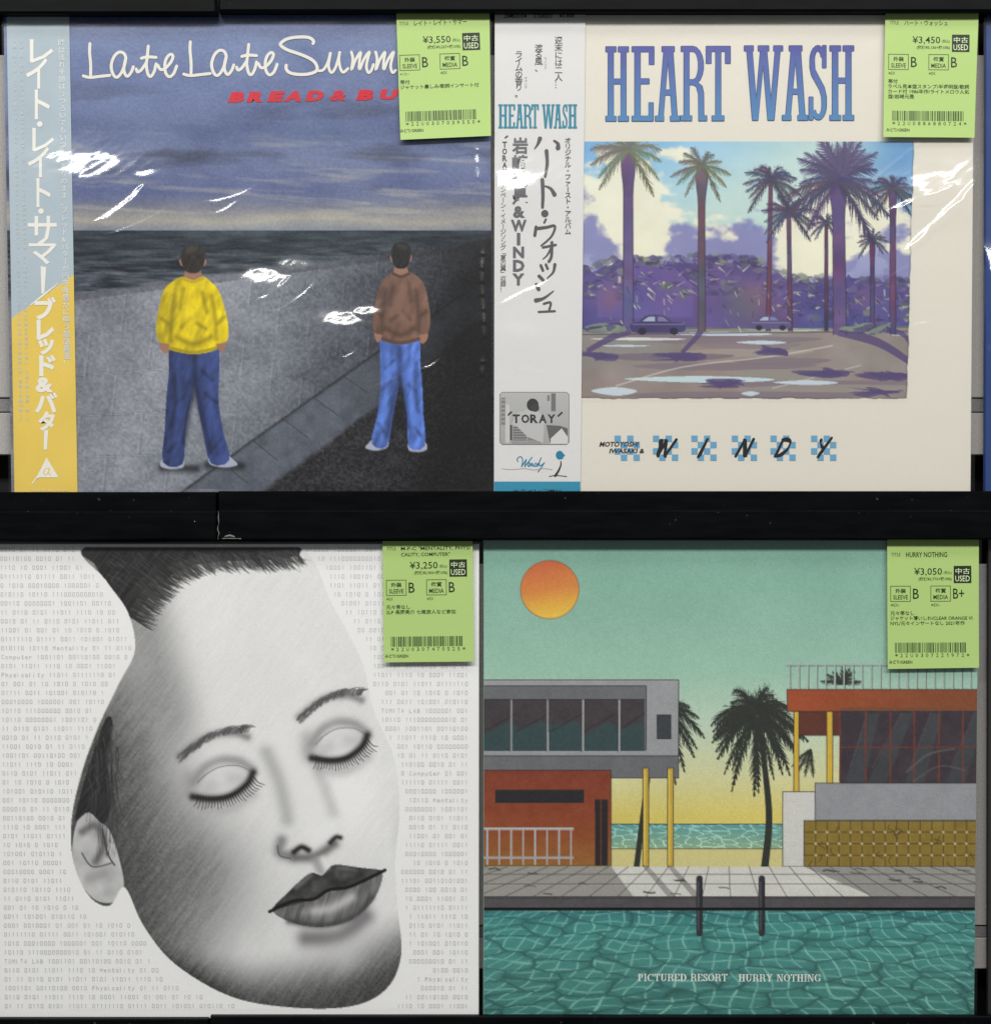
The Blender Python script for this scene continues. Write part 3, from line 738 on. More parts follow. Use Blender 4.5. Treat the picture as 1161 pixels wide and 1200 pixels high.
film(r1, [(2.5, 3), (577, 3), (579, 577), (11, 577)],
     [(104, 220, 166, 180, 4.6, 1), (110, 258, 168, 214, 6.5, 1.1), (124, 275, 200, 240, 2.2, 1.05), (240, 236, 297, 218, 3.0, 1), (250, 250, 284, 226, 3, .9), (35, 196, 92, 179, 2.6, 1.1),
      (316, 366, 366, 333, 3.4, 1.05), (300, 352, 340, 322, 3, 1), (398, 420, 426, 399, 2.4, 1.05), (426, 456, 512, 416, 2.0, .55), (488, 431, 516, 417, 3, .8), (384, 392, 434, 364, 3.6, 1), (90, 190, 140, 170, 3, .9)],
     [(84, 186, 20, 10, 1), (106, 198, 24, 17, 1), (168, 203, 12, 8, 1), (150, 222, 11, 7, 1), (312, 327, 22, 11, .95), (402, 376, 20, 10, 1), (345, 312, 16, 8, .7), (430, 366, 12, 6, .8)],
     1.7, 3, (464, 0, 575, 165), base=.055, verticals=[(560, 178, 220, 2.2, 1.1), (566, 300, 400, 1.8, 1.0), (573, 20, 560, 1.2, .9), (565, 425, 445, 2.2, .9), (6, 60, 560, 1.2, .5)])

# ================================================================== RECORD 2: cream jacket with palm street picture
c2 = [(579.5, 3), (1142, 3), (1137.5, 577), (578.5, 577)]
r2 = empty('record_jacket', (wx(860), 0, wz(577)), 'cream jacket lettered HEART WASH with a palm street watercolour and a pale paper strip', 'record', 'used records on the rack')
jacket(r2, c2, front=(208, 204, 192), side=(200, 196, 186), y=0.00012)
cv = Cv(680.5, 165.5, 1072, 470, 1.0, right=(1072, 1064)); X, Y = cv.X, cv.Y
n1 = fbm(X, Y, 90, 60, 5, 201); n2 = fbm(X+30, Y, 60, 45, 5, 211); n3 = fbm(X, Y, 30, 24, 5, 221)
A = ramp(X*.55+Y, [(530, (104, 158, 206)), (620, (140, 182, 208)), (700, (176, 200, 196)), (800, (180, 202, 198))])
A = A+(sstep(960, 1060, X)*sstep(330, 180, Y))[..., None]*(np.array((88, 138, 190))-A)*.85
cl = sstep(.5, .56, n1+.0032*(Y-205)+.0004*(X-800)*0-.10*sstep(870, 990, X)); A = A+cl[..., None]*(np.array((222, 218, 196))-A)*.92
pc = sstep(.52, .62, n2+.0030*(Y-268)-.12*sstep(870, 930, X)); A = A+pc[..., None]*(np.array((112, 114, 168))-A)*.85
lt_ = sstep(.60, .66, n3)*pc; A = A+lt_[..., None]*(np.array((150, 156, 190))-A)*.6
cv.A = A+((n3-.5)*16)[..., None]
def wash(base, seed, amp=40, warm=18):
    def f(x, y):
        n = fbm(x, y, 38, 34, 4, seed); m = fbm(x, y, 60, 50, 3, seed+7)
        return np.array(base, float)+((n-.5)*amp)[..., None]+((m-.5)*warm*3)[..., None]*np.array((1, -.2, -.4))
    return f
# distant hedge mass
hd = [(681, 400)]; rr = random.Random(8)
x = 681
while x < 1073:
    h = np.interp(x, (681, 700, 735, 790, 880, 930, 1000, 1073), (312, 318, 303, 308, 306, 330, 322, 338))
    hd.append((x, h+rr.uniform(-4, 4))); x += rr.uniform(2, 5)
hd += [(1073, 400)]
cv.fill(hd, wash((84, 72, 128), 231, 34, 10))
cv.fill([(700, 330), (735, 306), (790, 312), (812, 334), (812, 372), (700, 372)], wash((92, 80, 140), 232, 20, 8)); cv.line([(698, 331), (735, 306), (790, 312), (814, 335)], 1.2, (60, 48, 90), .7)
for (x_, y_) in ((724, 324), (730, 324), (776, 330)): cv.rect(x_, y_, x_+3.5, y_+8, (196, 186, 140), .8)
for k in range(300):
    x = rr.uniform(682, 1066); b = np.interp(x, (681, 735, 880, 930, 1073), (314, 306, 304, 328, 334)); y = b+(rr.uniform(-7, 44) if k > 110 else rr.uniform(-6, 4)); q_ = rr.uniform(3, 8)
    c_ = rr.choice([(66, 58, 98), (58, 54, 84), (92, 82, 132), (104, 98, 132), (88, 98, 96), (120, 132, 112), (74, 62, 112)])
    cv.fill([(x+q_*rr.uniform(.5, 1.1)*math.cos(a_*.785)*1.25, y+q_*rr.uniform(.4, 1.0)*math.sin(a_*.785)*.8) for a_ in range(8)], c_, rr.uniform(.35, .75))
for i in range(210):
    x = rr.uniform(683, 1065); b = np.interp(x, (681, 735, 880, 930, 1073), (316, 308, 306, 330, 338)); y = rr.uniform(b-4, b+40)
    L = rr.uniform(4, 11); an = rr.uniform(-.8, .8)
    cv.line([(x, y), (x+L*math.cos(an), y+L*math.sin(an))], rr.uniform(1, 3.4), rr.choice([(150, 160, 128), (60, 50, 92), (58, 56, 80), (186, 190, 160), (96, 84, 130), (70, 60, 104)]), rr.uniform(.45, .9), w1=.4)
for i in range(9): cv.soft([(rr.uniform(700, 1050), rr.uniform(340, 372))], rr.uniform(10, 22), rr.choice([(118, 84, 120), (70, 66, 128), (128, 92, 112), (84, 92, 110)]), .55)
# road
road = wash((136, 126, 122), 241, 26, 6)
cv.fill([(679, 386), (1075, 384), (1075, 473), (679, 473)], road)
for i in range(13):
    y = 392+i*6.3+rr.uniform(-2, 2); x0 = rr.uniform(675, 900); L = rr.uniform(90, 320); 
    c = rr.choice([(118, 106, 116), (110, 98, 112), (150, 140, 134), (126, 114, 120), (140, 134, 128)])
    cv.fill(catmull([(x0, y), (x0+L*.3, y-3), (x0+L, y-1), (x0+L*.8, y+5), (x0+L*.3, y+6), (x0+4, y+3)], 4, True), c, .8)
for (x0, y0, x1, w) in ((690, 397, 800, 3), (780, 391, 900, 4), (870, 386, 960, 3.4), (1040, 392, 1066, 2), (862, 401, 920, 4), (730, 444, 900, 7), (692, 458, 745, 9), (905, 448, 980, 5), (700, 405, 760, 2), (868, 461, 890, 5)):
    cv.fill(catmull([(x0, y0), ((x0+x1)/2, y0-w*.5), (x1, y0-w*.1), (x1-6, y0+w*.4), ((x0+x1)/2, y0+w*.6)], 4, True), rr.choice([(186, 208, 214), (206, 212, 210), (190, 204, 216)]), .9)
cv.line([(722, 452), (800, 430), (900, 418), (975, 405)], 1.6, (206, 202, 194), .6, True); cv.line([(905, 455), (1008, 428)], 1.5, (204, 198, 190), .5)
cv.line([(681, 388), (760, 384), (900, 386), (1066, 383)], 2.6, (92, 120, 96), .6, True); cv.line([(681, 392), (1066, 388)], 1.0, (60, 50, 76), .8)
sh_c = (78, 66, 108)
for (bx, by, tx, ty, w) in ((735, 388, 690, 410, 10), (822, 386, 800, 412, 8), (985, 388, 1066, 424, 12), (1036, 386, 1068, 404, 7)):
    cv.line([(bx, by), ((bx+tx)/2+5, (by+ty)/2-4), (tx, ty)], w, sh_c, .85, True, w1=w*.6)
for (cx, cy, sc) in ((788, 417, 1.1), (1035, 440, 1.3), (700, 416, .8), (960, 436, 1.2), (845, 448, 1.0), (1020, 458, 1.2), (900, 410, .8)):
    for k in range(9): cv.fill(catmull([(cx+rr.uniform(-30, 10)*sc, cy+rr.uniform(-6, 6)), (cx+rr.uniform(0, 34)*sc, cy+rr.uniform(-4, 2)), (cx+rr.uniform(-4, 30)*sc, cy+rr.uniform(1, 8))], 4, True), sh_c, .8)
# palms
def wp(cx, base, topy, w, R, seed, bulge=1.35, col=(78, 66, 98), n=15, lean=0, fl=(58, 54, 78)):
    q = lambda t, s: (cx+lean*t+s*w*.5*(1+(bulge-1)*math.exp(-((t-.93)/.09)**2)-.12*t), base+(topy-base)*t)
    T = np.linspace(0, 1, 18); o = [q(t, 1) for t in T]+[q(t, -1) for t in T[::-1]]
    cv.fill(o, wash(col, seed, 46, 22)); cv.line(o[:18], 1.1, (48, 36, 58), .75); cv.line(o[18:], 1.1, (48, 36, 58), .65)
    f2 = lambda i: np.array(fl)+np.array(((i*37) % 23-8, (i*17) % 19-6, (i*29) % 25-8))
    palm_crown(cv, cx+lean, topy-2, R, f2, seed, n, -55, 235, .93, .42)
wp(900, 388, 212, 5, 34, 301, 1.0, (96, 66, 92), 15, 3)
wp(926, 388, 250, 5, 34, 302, 1.1, (88, 62, 92), 13, -2)
wp(968, 388, 262, 4, 20, 303, 1, (74, 60, 88), 11)
wp(822, 388, 196, 8.5, 36, 304, 1.7, (84, 76, 92), 12, 0, (92, 92, 80))
wp(736, 388, 178, 12, 46, 305, 1.5, (92, 76, 120), 12, 0, (98, 100, 84))
wp(1046, 392, 222, 7, 32, 306, 1.4, (84, 62, 100), 14)
wp(1022, 392, 282, 5, 20, 310, 1.4, (84, 62, 100), 11)
wp(984, 392, 214, 15.5, 60, 308, 1.35, (86, 66, 112), 17, -2, (62, 56, 88))
palm_crown(cv, 984, 206, 54, lambda i: np.array((76, 68, 104))+((i*31) % 21-10), 377, 12, 25, 155, .95, .10)
for i in range(60):
    x = rr.uniform(684, 1060); y = rr.uniform(335, 384); cv.line([(x, y), (x+rr.uniform(-1, 4), y+rr.uniform(2, 7))], rr.uniform(.8, 1.8), rr.choice([(190, 196, 168), (62, 50, 86), (140, 150, 120)]), .7)
for cx in (1000, 1022, 708): 
    for k in range(12): cv.fill(catmull([(cx+rr.uniform(-26, 10), 386+rr.uniform(-6, 2)), (cx+rr.uniform(0, 26), 380+rr.uniform(-3, 3)), (cx+rr.uniform(-4, 24), 388+rr.uniform(0, 3))], 4, True), rr.choice([(66, 56, 92), (84, 78, 112), (120, 134, 120)]), .8)
def car(x, y, w, c):
    k = w/70
    cv.fill(catmull([(x, y), (x-2*k, y-9*k), (x+10*k, y-13*k), (x+20*k, y-21*k), (x+42*k, y-21*k), (x+53*k, y-13*k), (x+69*k, y-10*k), (x+71*k, y-2*k), (x+60*k, y+2*k), (x+10*k, y+2*k)], 4, True), wash(c, 351, 20, 6))
    cv.fill([(x+14*k, y-13*k), (x+22*k, y-19*k), (x+31*k, y-19.5*k), (x+31*k, y-13*k)], (176, 196, 208), .8); cv.fill([(x+34*k, y-13*k), (x+34*k, y-19.5*k), (x+42*k, y-19*k), (x+49*k, y-13*k)], (124, 128, 164), .8)
    cv.line([(x+2*k, y-9*k), (x+68*k, y-9*k)], .9, (150, 150, 180), .7)
    for wx_ in (14, 56): cv.fill([(x+wx_*k+6*k*math.cos(a), y+5*k*math.sin(a)) for a in np.linspace(0, 6, 10)], (40, 34, 58))
car(740, 388, 62, (70, 60, 104)); car(880, 384, 46, (84, 78, 120))
# ragged edge of the paint
ex = 1070.5-(Y-166)*0.0272+2.0*(fbm(Y, X*0, 9, 1, 3, 13)-.5); eb = 467+3*(fbm(X, Y*0, 12, 1, 3, 14)-.5)
pm = sstep(-.6, .6, ex-X)*sstep(-.6, .6, eb-Y); bd = np.exp(-((ex-X)/1.3)**2)+np.exp(-((eb-Y)/1.3)**2)
cv.A = cv.A*(1-.3*np.clip(bd, 0, 1)[..., None]); cv.A = cv.A*pm[..., None]+np.array((208, 204, 192))*(1-pm[..., None])
cv.build('palm_street_print', M_WATER, r2, y=0.00005)
t = Ink(-0.0001)
def hcol(y0, y1, a, b): return lambda x, y: tuple(np.array(a)*(1-np.clip((y-y0)/(y1-y0), 0, 1))+np.array(b)*np.clip((y-y0)/(y1-y0), 0, 1))
big = (('H', 709.6, 736.4, 54.3), ('E', 740.3, 766.2, 54.2), ('A', 767.6, 796.4, 54.1), ('R', 797.2, 828, 53.8), ('T', 827.2, 855.6, 53.8), ('W', 871.8, 917, 53.2), ('A', 916.3, 946.2, 53.2), ('S', 947.6, 968.6, 52.8), ('H', 972, 1000.2, 53.2))
for ch, a, b, y0 in big: slab(t, ch, a, y0, b, y0+87.6, (44, 62, 104), 0.55)
for ch, a, b, y0 in big: slab(t, ch, a+.3, y0+.3, b-.3, y0+87.3, hcol(54, 141, (66, 72, 146), (70, 122, 168)))
t.build('title_lettering', M_INK, r2)
t = Ink(-0.0001)
blue = (98, 152, 186)
for bx in (720, 765, 810, 857.3, 902.6, 950.2):
    for r in range(4):
        for c in range(4):
            if (r+c) % 2 == 0 and not (False): t.rect(bx+c*7.4, 510.3+r*7.4, bx+c*7.4+7.3, 510.3+r*7.4+7.3, blue) if True else None
tx = (36, 34, 38)
t.glyphs('MOTOYOSHI', (702, 517.6, 747, 523.4), tx, .03, italic=.25); t.glyphs('IWASAKI &', (713.6, 525.6, 754.5, 531.2), tx, .03, italic=.2)
bk = (22, 22, 26)
def z4(L): return [(700+x/4.003, 500+y/4.003) for x, y in L]
for L in ([(296, 62), (290, 95), (282, 135)], [(305, 62), (284, 138)], [(318, 62), (318, 140)], [(283, 136), (322, 66)], [(316, 138), (370, 60)], [(325, 64), (314, 136)],
          [(516, 58), (472, 142)], [(512, 64), (480, 135)], [(690, 62), (648, 138)], [(688, 60), (688, 138)], [(694, 62), (696, 136)], [(694, 136), (732, 58)], [(872, 58), (834, 138)],
          [(868, 60), (893, 58), (905, 72), (890, 105), (862, 132), (832, 138)], [(872, 62), (900, 66), (902, 82), (885, 112), (850, 136)], [(1050, 60), (1046, 76), (1056, 100)], [(1098, 52), (1034, 142)], [(1092, 60), (1040, 130)]):
    t.stroke(z4(L), lambda u: 1.45+.5*math.sin(u*9), bk, 6)
t.build('artist_lettering', M_INK, r2)
# pale paper strip
strip2 = sheet('paper_strip', [(579.8, 3.4), (686, 3.4), (679.8, 576.8), (578.8, 576.8)], -0.0008, 0.0003, (206, 205, 204), M_MATTE, r2)
t = Ink(-0.0009); gy = (74, 74, 78); dk = (58, 58, 62)
t.rect(579, 564.3, 679.8, 576.7, (46, 134, 164))
for s_, a, b in (('28MS0104', 590.5, 617), ('STEREO', 625, 647), ('¥2,800', 655, 673)): t.glyphs(s_, (a, 16.6, b, 21.2), (40, 38, 38), .02)
t.column('週末には二人…', 654.3, 43, 104, 9.6, dk, .012); t.column('渡る風、', 631, 52.5, 84, 9.6, dk, .012); t.column('ライムの香り。', 607.8, 60, 114, 9.6, dk, .012)
t.column('ウィンド', 639, 67, 81.5, 3.6, gy); t.column('サウンド', 616, 90, 104, 3.6, gy)
for ch, a, b in (('H', 584, 594.6), ('E', 595.4, 603.4), ('A', 604, 613), ('R', 613, 623.4), ('T', 622.6, 631), ('W', 635, 649.6), ('A', 648.8, 658), ('S', 659, 664.6), ('H', 665.6, 675.8)):
    slab(t, ch, a, 122.5, b, 150.5, (44, 124, 146), .25)
t.stroke([(592, 161.5), (594.5, 159.6)], .9, dk, smooth=False)
for i, ch in enumerate('TORAY'): t.glyphs(ch, (588.5, 166+i*8, 594, 173+i*8), gy, .03)
t.column('キャンペーン・イメージソング「夏の翼」収録!', 589.5, 207, 342, 7.2, (92, 92, 96), .004)
for ch, y0, y1 in (('岩', 161, 180.5), ('崎', 181.5, 200), ('元', 201, 219.5), ('是', 220.5, 240)): t.glyphs(ch, (600, y0, 618.5, y1), (96, 97, 101), .03)
for ch, y0, y1, a, b in (('&', 241.5, 255.5, 601, 615), ('W', 257.5, 271.5, 598.5, 617), ('I', 273, 287.5, 605.5, 609.5), ('N', 289, 302.5, 601, 614), ('D', 304.5, 318.5, 601, 614.5), ('Y', 320.5, 334.5, 600, 614.5)): t.glyphs(ch, (a, y0, b, y1), (92, 93, 97), .045)
bru = (78, 78, 82)
t.stroke([(632.5, 162.5), (630, 169), (625.8, 175)], lambda u: 2.6-2.1*u, bru); t.stroke([(649, 165), (653.5, 168.5), (653.6, 173.5)], lambda u: 1.2+1.6*u, bru)
t.stroke([(640.2, 177), (641, 192), (638.6, 207)], lambda u: 2.3-.8*u, bru)
t.stroke([(635.3, 211), (636, 228), (635.5, 243)], lambda u: 2.3-.6*u, bru); t.stroke([(638, 218), (645, 221), (649.5, 228)], lambda u: .8+1.8*u, bru)
t.disc(638.2, 250.3, 4.3, bru)
t.stroke([(639.5, 257), (637.5, 261)], 1.2, bru); t.stroke([(628, 266), (626.5, 276)], 1.8, bru); t.stroke([(628, 268), (640, 266.5), (650, 265), (646, 277), (634, 288)], lambda u: 1.0+1.0*(1-u), bru)
t.stroke([(636, 290), (651, 287)], 1.4, bru); t.stroke([(646.5, 284), (646, 300), (643, 306.5)], 1.7, bru); t.stroke([(646, 290), (641, 299), (635.5, 304)], lambda u: 1.5-u, bru)
t.stroke([(633.5, 311), (636, 317)], 1.6, bru); t.stroke([(639.5, 310), (641.5, 315)], 1.5, bru); t.stroke([(650, 310), (648, 319), (641, 326)], lambda u: 1.9-1.2*u, bru)
t.stroke([(631.5, 323.5), (636, 328)], 1.9, bru); t.stroke([(628.5, 333.5), (631, 339)], 2.2, bru); t.stroke([(628, 352), (637, 349.5), (648.5, 341)], lambda u: 2.6-2*u, bru)
t.stroke([(637, 356), (645, 354.5), (643.5, 363)], 1.3, bru); t.stroke([(631, 365.5), (650, 364.6)], 1.2, bru)
t.column('オリジナル・ファースト・アルバム', 665.2, 161, 275, 8.0, gy, .01)
t.build('strip_lettering', M_INK, strip2)
t = Ink(-0.0009)
# little monochrome advertisement, plain stand-in for its photograph
t.poly([(585.3+x, 459.3+y) for x, y in [(3, 0), (78.5, 0), (81.6, 3), (81.6, 59), (78.5, 62), (3, 62), (0, 59), (0, 3)]], (96, 96, 98))
t.poly([(586+x, 460+y) for x, y in [(2.6, 0), (77.6, 0), (80.2, 2.6), (80.2, 58), (77.6, 60.6), (2.6, 60.6), (0, 58), (0, 2.6)]], lambda x, y: (172-(y-460)*.3,)*3)
for (a, b, c, d, g) in ((587, 466, 592, 498, 120), (592, 474, 597, 519, 186), (597.5, 498, 600, 516, 70), (601, 500, 617, 520, 104), (618, 499, 634, 516, 122), (645.6, 461, 651, 482, 108), (641, 463, 644, 470, 120), (600, 516, 634, 520.5, 140)): t.rect(a, b, c, d, (g,)*3)
for i in range(6): t.rect(601.5, 502+i*3, 619, 503+i*3, (150,)*3); t.rect(587.4, 468+i*5, 591.6, 469.4+i*5, (160,)*3)
t.poly([(600, 497), (606, 484), (618, 480), (630, 482), (638, 490), (636, 519), (618, 512), (606, 500)], (178,)*3)
t.poly([(640, 498), (644, 518), (665, 519), (665, 502), (656, 499)], (92,)*3); t.poly([(645, 514), (658, 502), (665, 512), (665, 520), (645, 520)], (196,)*3)
t.disc(624, 474.5, 7.0, (52, 52, 54), 14, 7.6); t.disc(627, 478, 4.8, (60, 60, 62), 12)
for i, ch in enumerate('TORAY'): t.glyphs(ch, (600.5+i*10.2, 485.6, 600.5+i*10.2+(9.4 if ch != 'T' else 8.6), 496), (50, 50, 52), .04)
t.poly([(594.6, 486.6), (600, 482.6), (598.4, 482.6), (596.5, 483.4)], dk); t.stroke([(595.5, 486.4), (599.2, 482.9)], 1.0, (50, 50, 52), smooth=False); t.stroke([(654, 487.5), (658.2, 483.6)], 1.1, (50, 50, 52), smooth=False)
t.build('advertisement_print', M_INK, strip2)
t = Ink(-0.0009)
# Windy mark
te = (30, 118, 152)
def z8(L): return [(575+x/8.293, 440+y/8.293) for x, y in L]
for L in ([(262, 835), (255, 815), (275, 792), (300, 795), (310, 830), (300, 885)], [(298, 888), (345, 815)], [(345, 815), (328, 888)], [(328, 888), (400, 795)], [(372, 845), (360, 880), (378, 880)],
          [(385, 850), (380, 882), (405, 850), (402, 882), (420, 870)], [(440, 850), (420, 870), (432, 885), (455, 855)], [(488, 800), (452, 885)], [(470, 850), (475, 880), (520, 850)], [(520, 848), (490, 895), (458, 938)]):
    t.stroke(z8(L), .62, te, 3)
t.stroke(z8([(105, 905), (200, 915), (330, 905), (420, 918), (520, 905), (600, 918)]), .28, (150, 130, 125), 3)
t.disc(655.6, 533.4, 4.6, te, 14, 5.2); t.poly([(656, 528), (662, 533.5), (660.5, 535), (659, 538), (655, 537)], te)
t.stroke(z8([(678, 830), (680, 870), (655, 930), (625, 975)]), lambda u: .5+1.0*u, (40, 36, 38), 4); t.stroke(z8([(565, 982), (630, 972), (740, 982)]), .5, (50, 46, 48), 4)
for i, ch in enumerate('キティレコード'): t.glyphs(ch, (601+i*8.4, 573.6, 608+i*8.4, 576.6), (28, 52, 64), .01)
t.build('logo_print', M_INK, strip2)
price_label(r2, (1030, 10), 0, 0, -0.4, [(1036, 4), (1145, 4), (1139.6, 162.6), (1033, 162)], 'ハート・ウォッシュ', '¥3,450', '(税抜¥3,136+税10%)', 'B', 'B', '※EX', '※EX', ['帯付', 'ラベル見本盤スタンプ/半透明盤/歌詞', 'カード付 1986年作/ライトメロウ人気', '盤/岩崎元是'], '22U0886880724', 2)
film(r2, [(579, 2), (1146, 2), (1141, 577), (577.5, 577)],
     [(1010, 224, 1084, 158, 2.2, 1.1), (1028, 262, 1130, 186, 6.2, 1.05), (1062, 290, 1134, 214, 5.5, 1.0), (1040, 246, 1110, 214, 5, .95), (582, 358, 642, 326, 3.4, 1.0), (598, 430, 640, 434, 2, .8),
      (1036, 330, 1074, 304, 1.8, .9), (1032, 428, 1088, 372, 1.0, .7), (1064, 384, 1090, 374, 2.2, .8), (998, 352, 1040, 326, 1.2, .8), (700, 46, 724, 22, 1.0, .7), (902, 360, 930, 346, 1.4, .8), (1082, 420, 1078, 392, 2, .6), (1036, 538, 1052, 532, 1.6, .5)],
     [(600, 215, 22, 14, .95), (612, 388, 17, 12, .5), (1094, 218, 22, 13, .8), (908, 346, 8, 4, .5)],
     1.8, 7, (1034, 0, 1142, 163), base=.05, verticals=[(1132, 300, 420, 1.4, .8), (1094, 530, 560, 1.2, .7), (1126, 440, 540, 1.0, .5), (582, 180, 560, 1.0, .5)])

# ================================================================== RECORD 3: white jacket with pencil portrait and binary text
c3 = [(-8, 637.2), (561.5, 637.2), (561, 1194), (-2, 1194.4)]
r3 = empty('record_jacket', (wx(277), 0, wz(1194)), 'white jacket with a large grey pencil portrait among rows of pale ones and zeros', 'record', 'used records on the rack')
jacket(r3, c3, front=(232, 232, 231), side=(206, 206, 204), y=0.00012)
out = catmull([(100, 641), (240, 641), (350, 641), (388, 706), (424, 775), (437, 830), (462, 890), (468, 950), (463, 1010), (466, 1065), (470, 1120), (452, 1160), (410, 1180), (340, 1181), (270, 1168), (205, 1130), (168, 1085), (146, 1040), (128, 1062), (104, 1050), (86, 1010), (84, 960), (96, 905), (116, 850), (140, 800), (158, 762), (150, 718), (124, 680)], 6, True)
out[:, 1] = np.maximum(out[:, 1], 641.2)
cv = Cv(80, 640.5, 486, 1184, 1.25); X, Y = cv.X, cv.Y
paper = np.array((232., 232., 231.))
# face axes: u across (to the right), v down towards the chin
ux, uy = .955, -.297
U = (X-322)*ux+(Y-900)*uy; V = (X-322)*-uy+(Y-900)*ux
tone = 222-8*(fbm(X, Y, 60, 60, 3, 402)-.5)
left = sstep(-62, -205, U+.12*V); tone = tone-140*left*(1-.35*sstep(-60, -190, V))
tone = tone-62*np.exp(-(((U+105)/52)**2+((V-95)/75)**2))
tone = tone-150*sstep(205, 285, V+0.0016*(U)**2)          # under the chin
tone = tone-60*sstep(100, 140, U+.1*V-10)*sstep(60, 160, V)
tone = tone-40*np.exp(-((U+88)/30)**2)*sstep(-20, -110, V)  # temple
tone = tone+14*np.exp(-(((U-70)/40)**2+((V-60)/50)**2))
pen = (fbm(X*.8+Y*.6, Y*.8-X*.6, 2.2, 22, 3, 404)-.5)*(9+34*sstep(200, 90, tone))+(fbm(X, Y, 2, 2, 2, 405)-.5)*(8+26*sstep(190, 90, tone))
cv.A = np.repeat((tone+pen)[..., None], 3, 2)
F_ = lambda u, v: (322+u*ux-v*uy*1.0, 900+u*uy*1.0+v*ux)
def FL(L): return [F_(*p) for p in L]
# ear
ear = catmull([(118, 962), (100, 948), (88, 968), (84, 1005), (94, 1036), (112, 1056), (134, 1058), (146, 1040), (140, 1005), (130, 975)], 5, True)
cv.fill(ear, lambda x, y: np.repeat((186+(fbm(x, y, 16, 16, 3, 410)-.5)*50)[..., None], 3, 2))
cv.line(list(map(tuple, ear))+[tuple(ear[0])], 1.6, (52, 50, 52), .75)
cv.soft([(96, 975), (112, 968), (122, 990), (112, 1010)], 5, (96, 94, 96), .8); cv.line([(96, 1000), (108, 1016), (130, 1012)], 1.6, (60, 58, 60), .8, True); cv.soft([(104, 1030), (122, 1024)], 7, (150, 148, 150), .7); cv.line([(120, 972), (126, 1000), (134, 1014)], 2, (50, 48, 50), .8, True)
# nose
cv.soft(FL([(10, -28), (22, 20), (26, 62)]), 13, (226, 226, 226), .75); cv.soft(FL([(-4, -20), (0, 20), (-4, 62)]), 9, (150, 150, 150), .55)
cv.soft(FL([(44, -8), (48, 30), (50, 70)]), 8, (176, 176, 176), .55)
cv.soft(FL([(-18, 84), (-24, 96), (-14, 104)]), 7, (110, 110, 110), .75); cv.soft(FL([(26, 92)]), 16, (232, 232, 232), .7)
cv.soft(FL([(-8, 108), (14, 113), (40, 106)]), 6, (92, 90, 90), .8)
cv.soft(FL([(-8, 101), (2, 98), (9, 104)]), 3.4, (22, 20, 22), .95); cv.soft(FL([(36, 103), (44, 99), (49, 101)]), 2.8, (22, 20, 22), .9)
cv.line(FL([(-24, 88), (-25, 100), (-14, 107)]), 1.6, (66, 64, 66), .7, True)
cv.soft(FL([(16, 118), (17, 134)]), 5, (166, 164, 164), .6)
# mouth
MS = lambda L: FL([(17+(u-17)*1.12, 158+(v-161)*1.25) for u, v in L])
up = catmull(MS([(-46, 162), (-22, 149), (4, 139), (16, 144), (30, 138), (54, 147), (78, 158), (48, 163), (18, 161), (-14, 164)]), 6, True)
lo = catmull(MS([(-44, 163), (-14, 163), (18, 161), (48, 162), (76, 159), (60, 180), (32, 192), (2, 191), (-26, 180)]), 6, True)
cv.soft(MS([(-20, 196), (14, 203), (46, 193)]), 11, (96, 94, 96), .75)
cv.fill(up, lambda x, y: np.repeat((52+(fbm(x, y, 9, 9, 2, 420)-.35)*60)[..., None], 3, 2))
cv.fill(lo, lambda x, y: np.repeat((104+(fbm(x*.95+y*.3, y, 2.6, 16, 2, 421)-.5)*60)[..., None], 3, 2))
cv.soft(MS([(-4, 174), (16, 176), (38, 172)]), 7, (206, 205, 206), .75); cv.soft(MS([(-14, 172)]), 5, (170, 168, 170), .5)
cv.soft(MS([(-14, 148), (4, 141)]), 3, (140, 138, 140), .5); cv.soft(MS([(34, 142), (50, 148)]), 3, (120, 118, 120), .5)
cv.soft(MS([(-32, 176), (0, 189), (34, 190), (58, 178)]), 4, (52, 50, 52), .6)
cv.line(MS([(-48, 162), (-22, 159), (0, 163), (18, 159), (40, 162), (80, 157)]), 3.8, (12, 10, 12), .95, True)
cv.soft(FL([(12, 236)]), 22, (206, 206, 206), .5)
cv.soft(FL([(12, 118), (14, 130)]), 5, (150, 148, 150), .6); cv.soft(FL([(22, 118), (24, 130)]), 4, (230, 230, 230), .6)
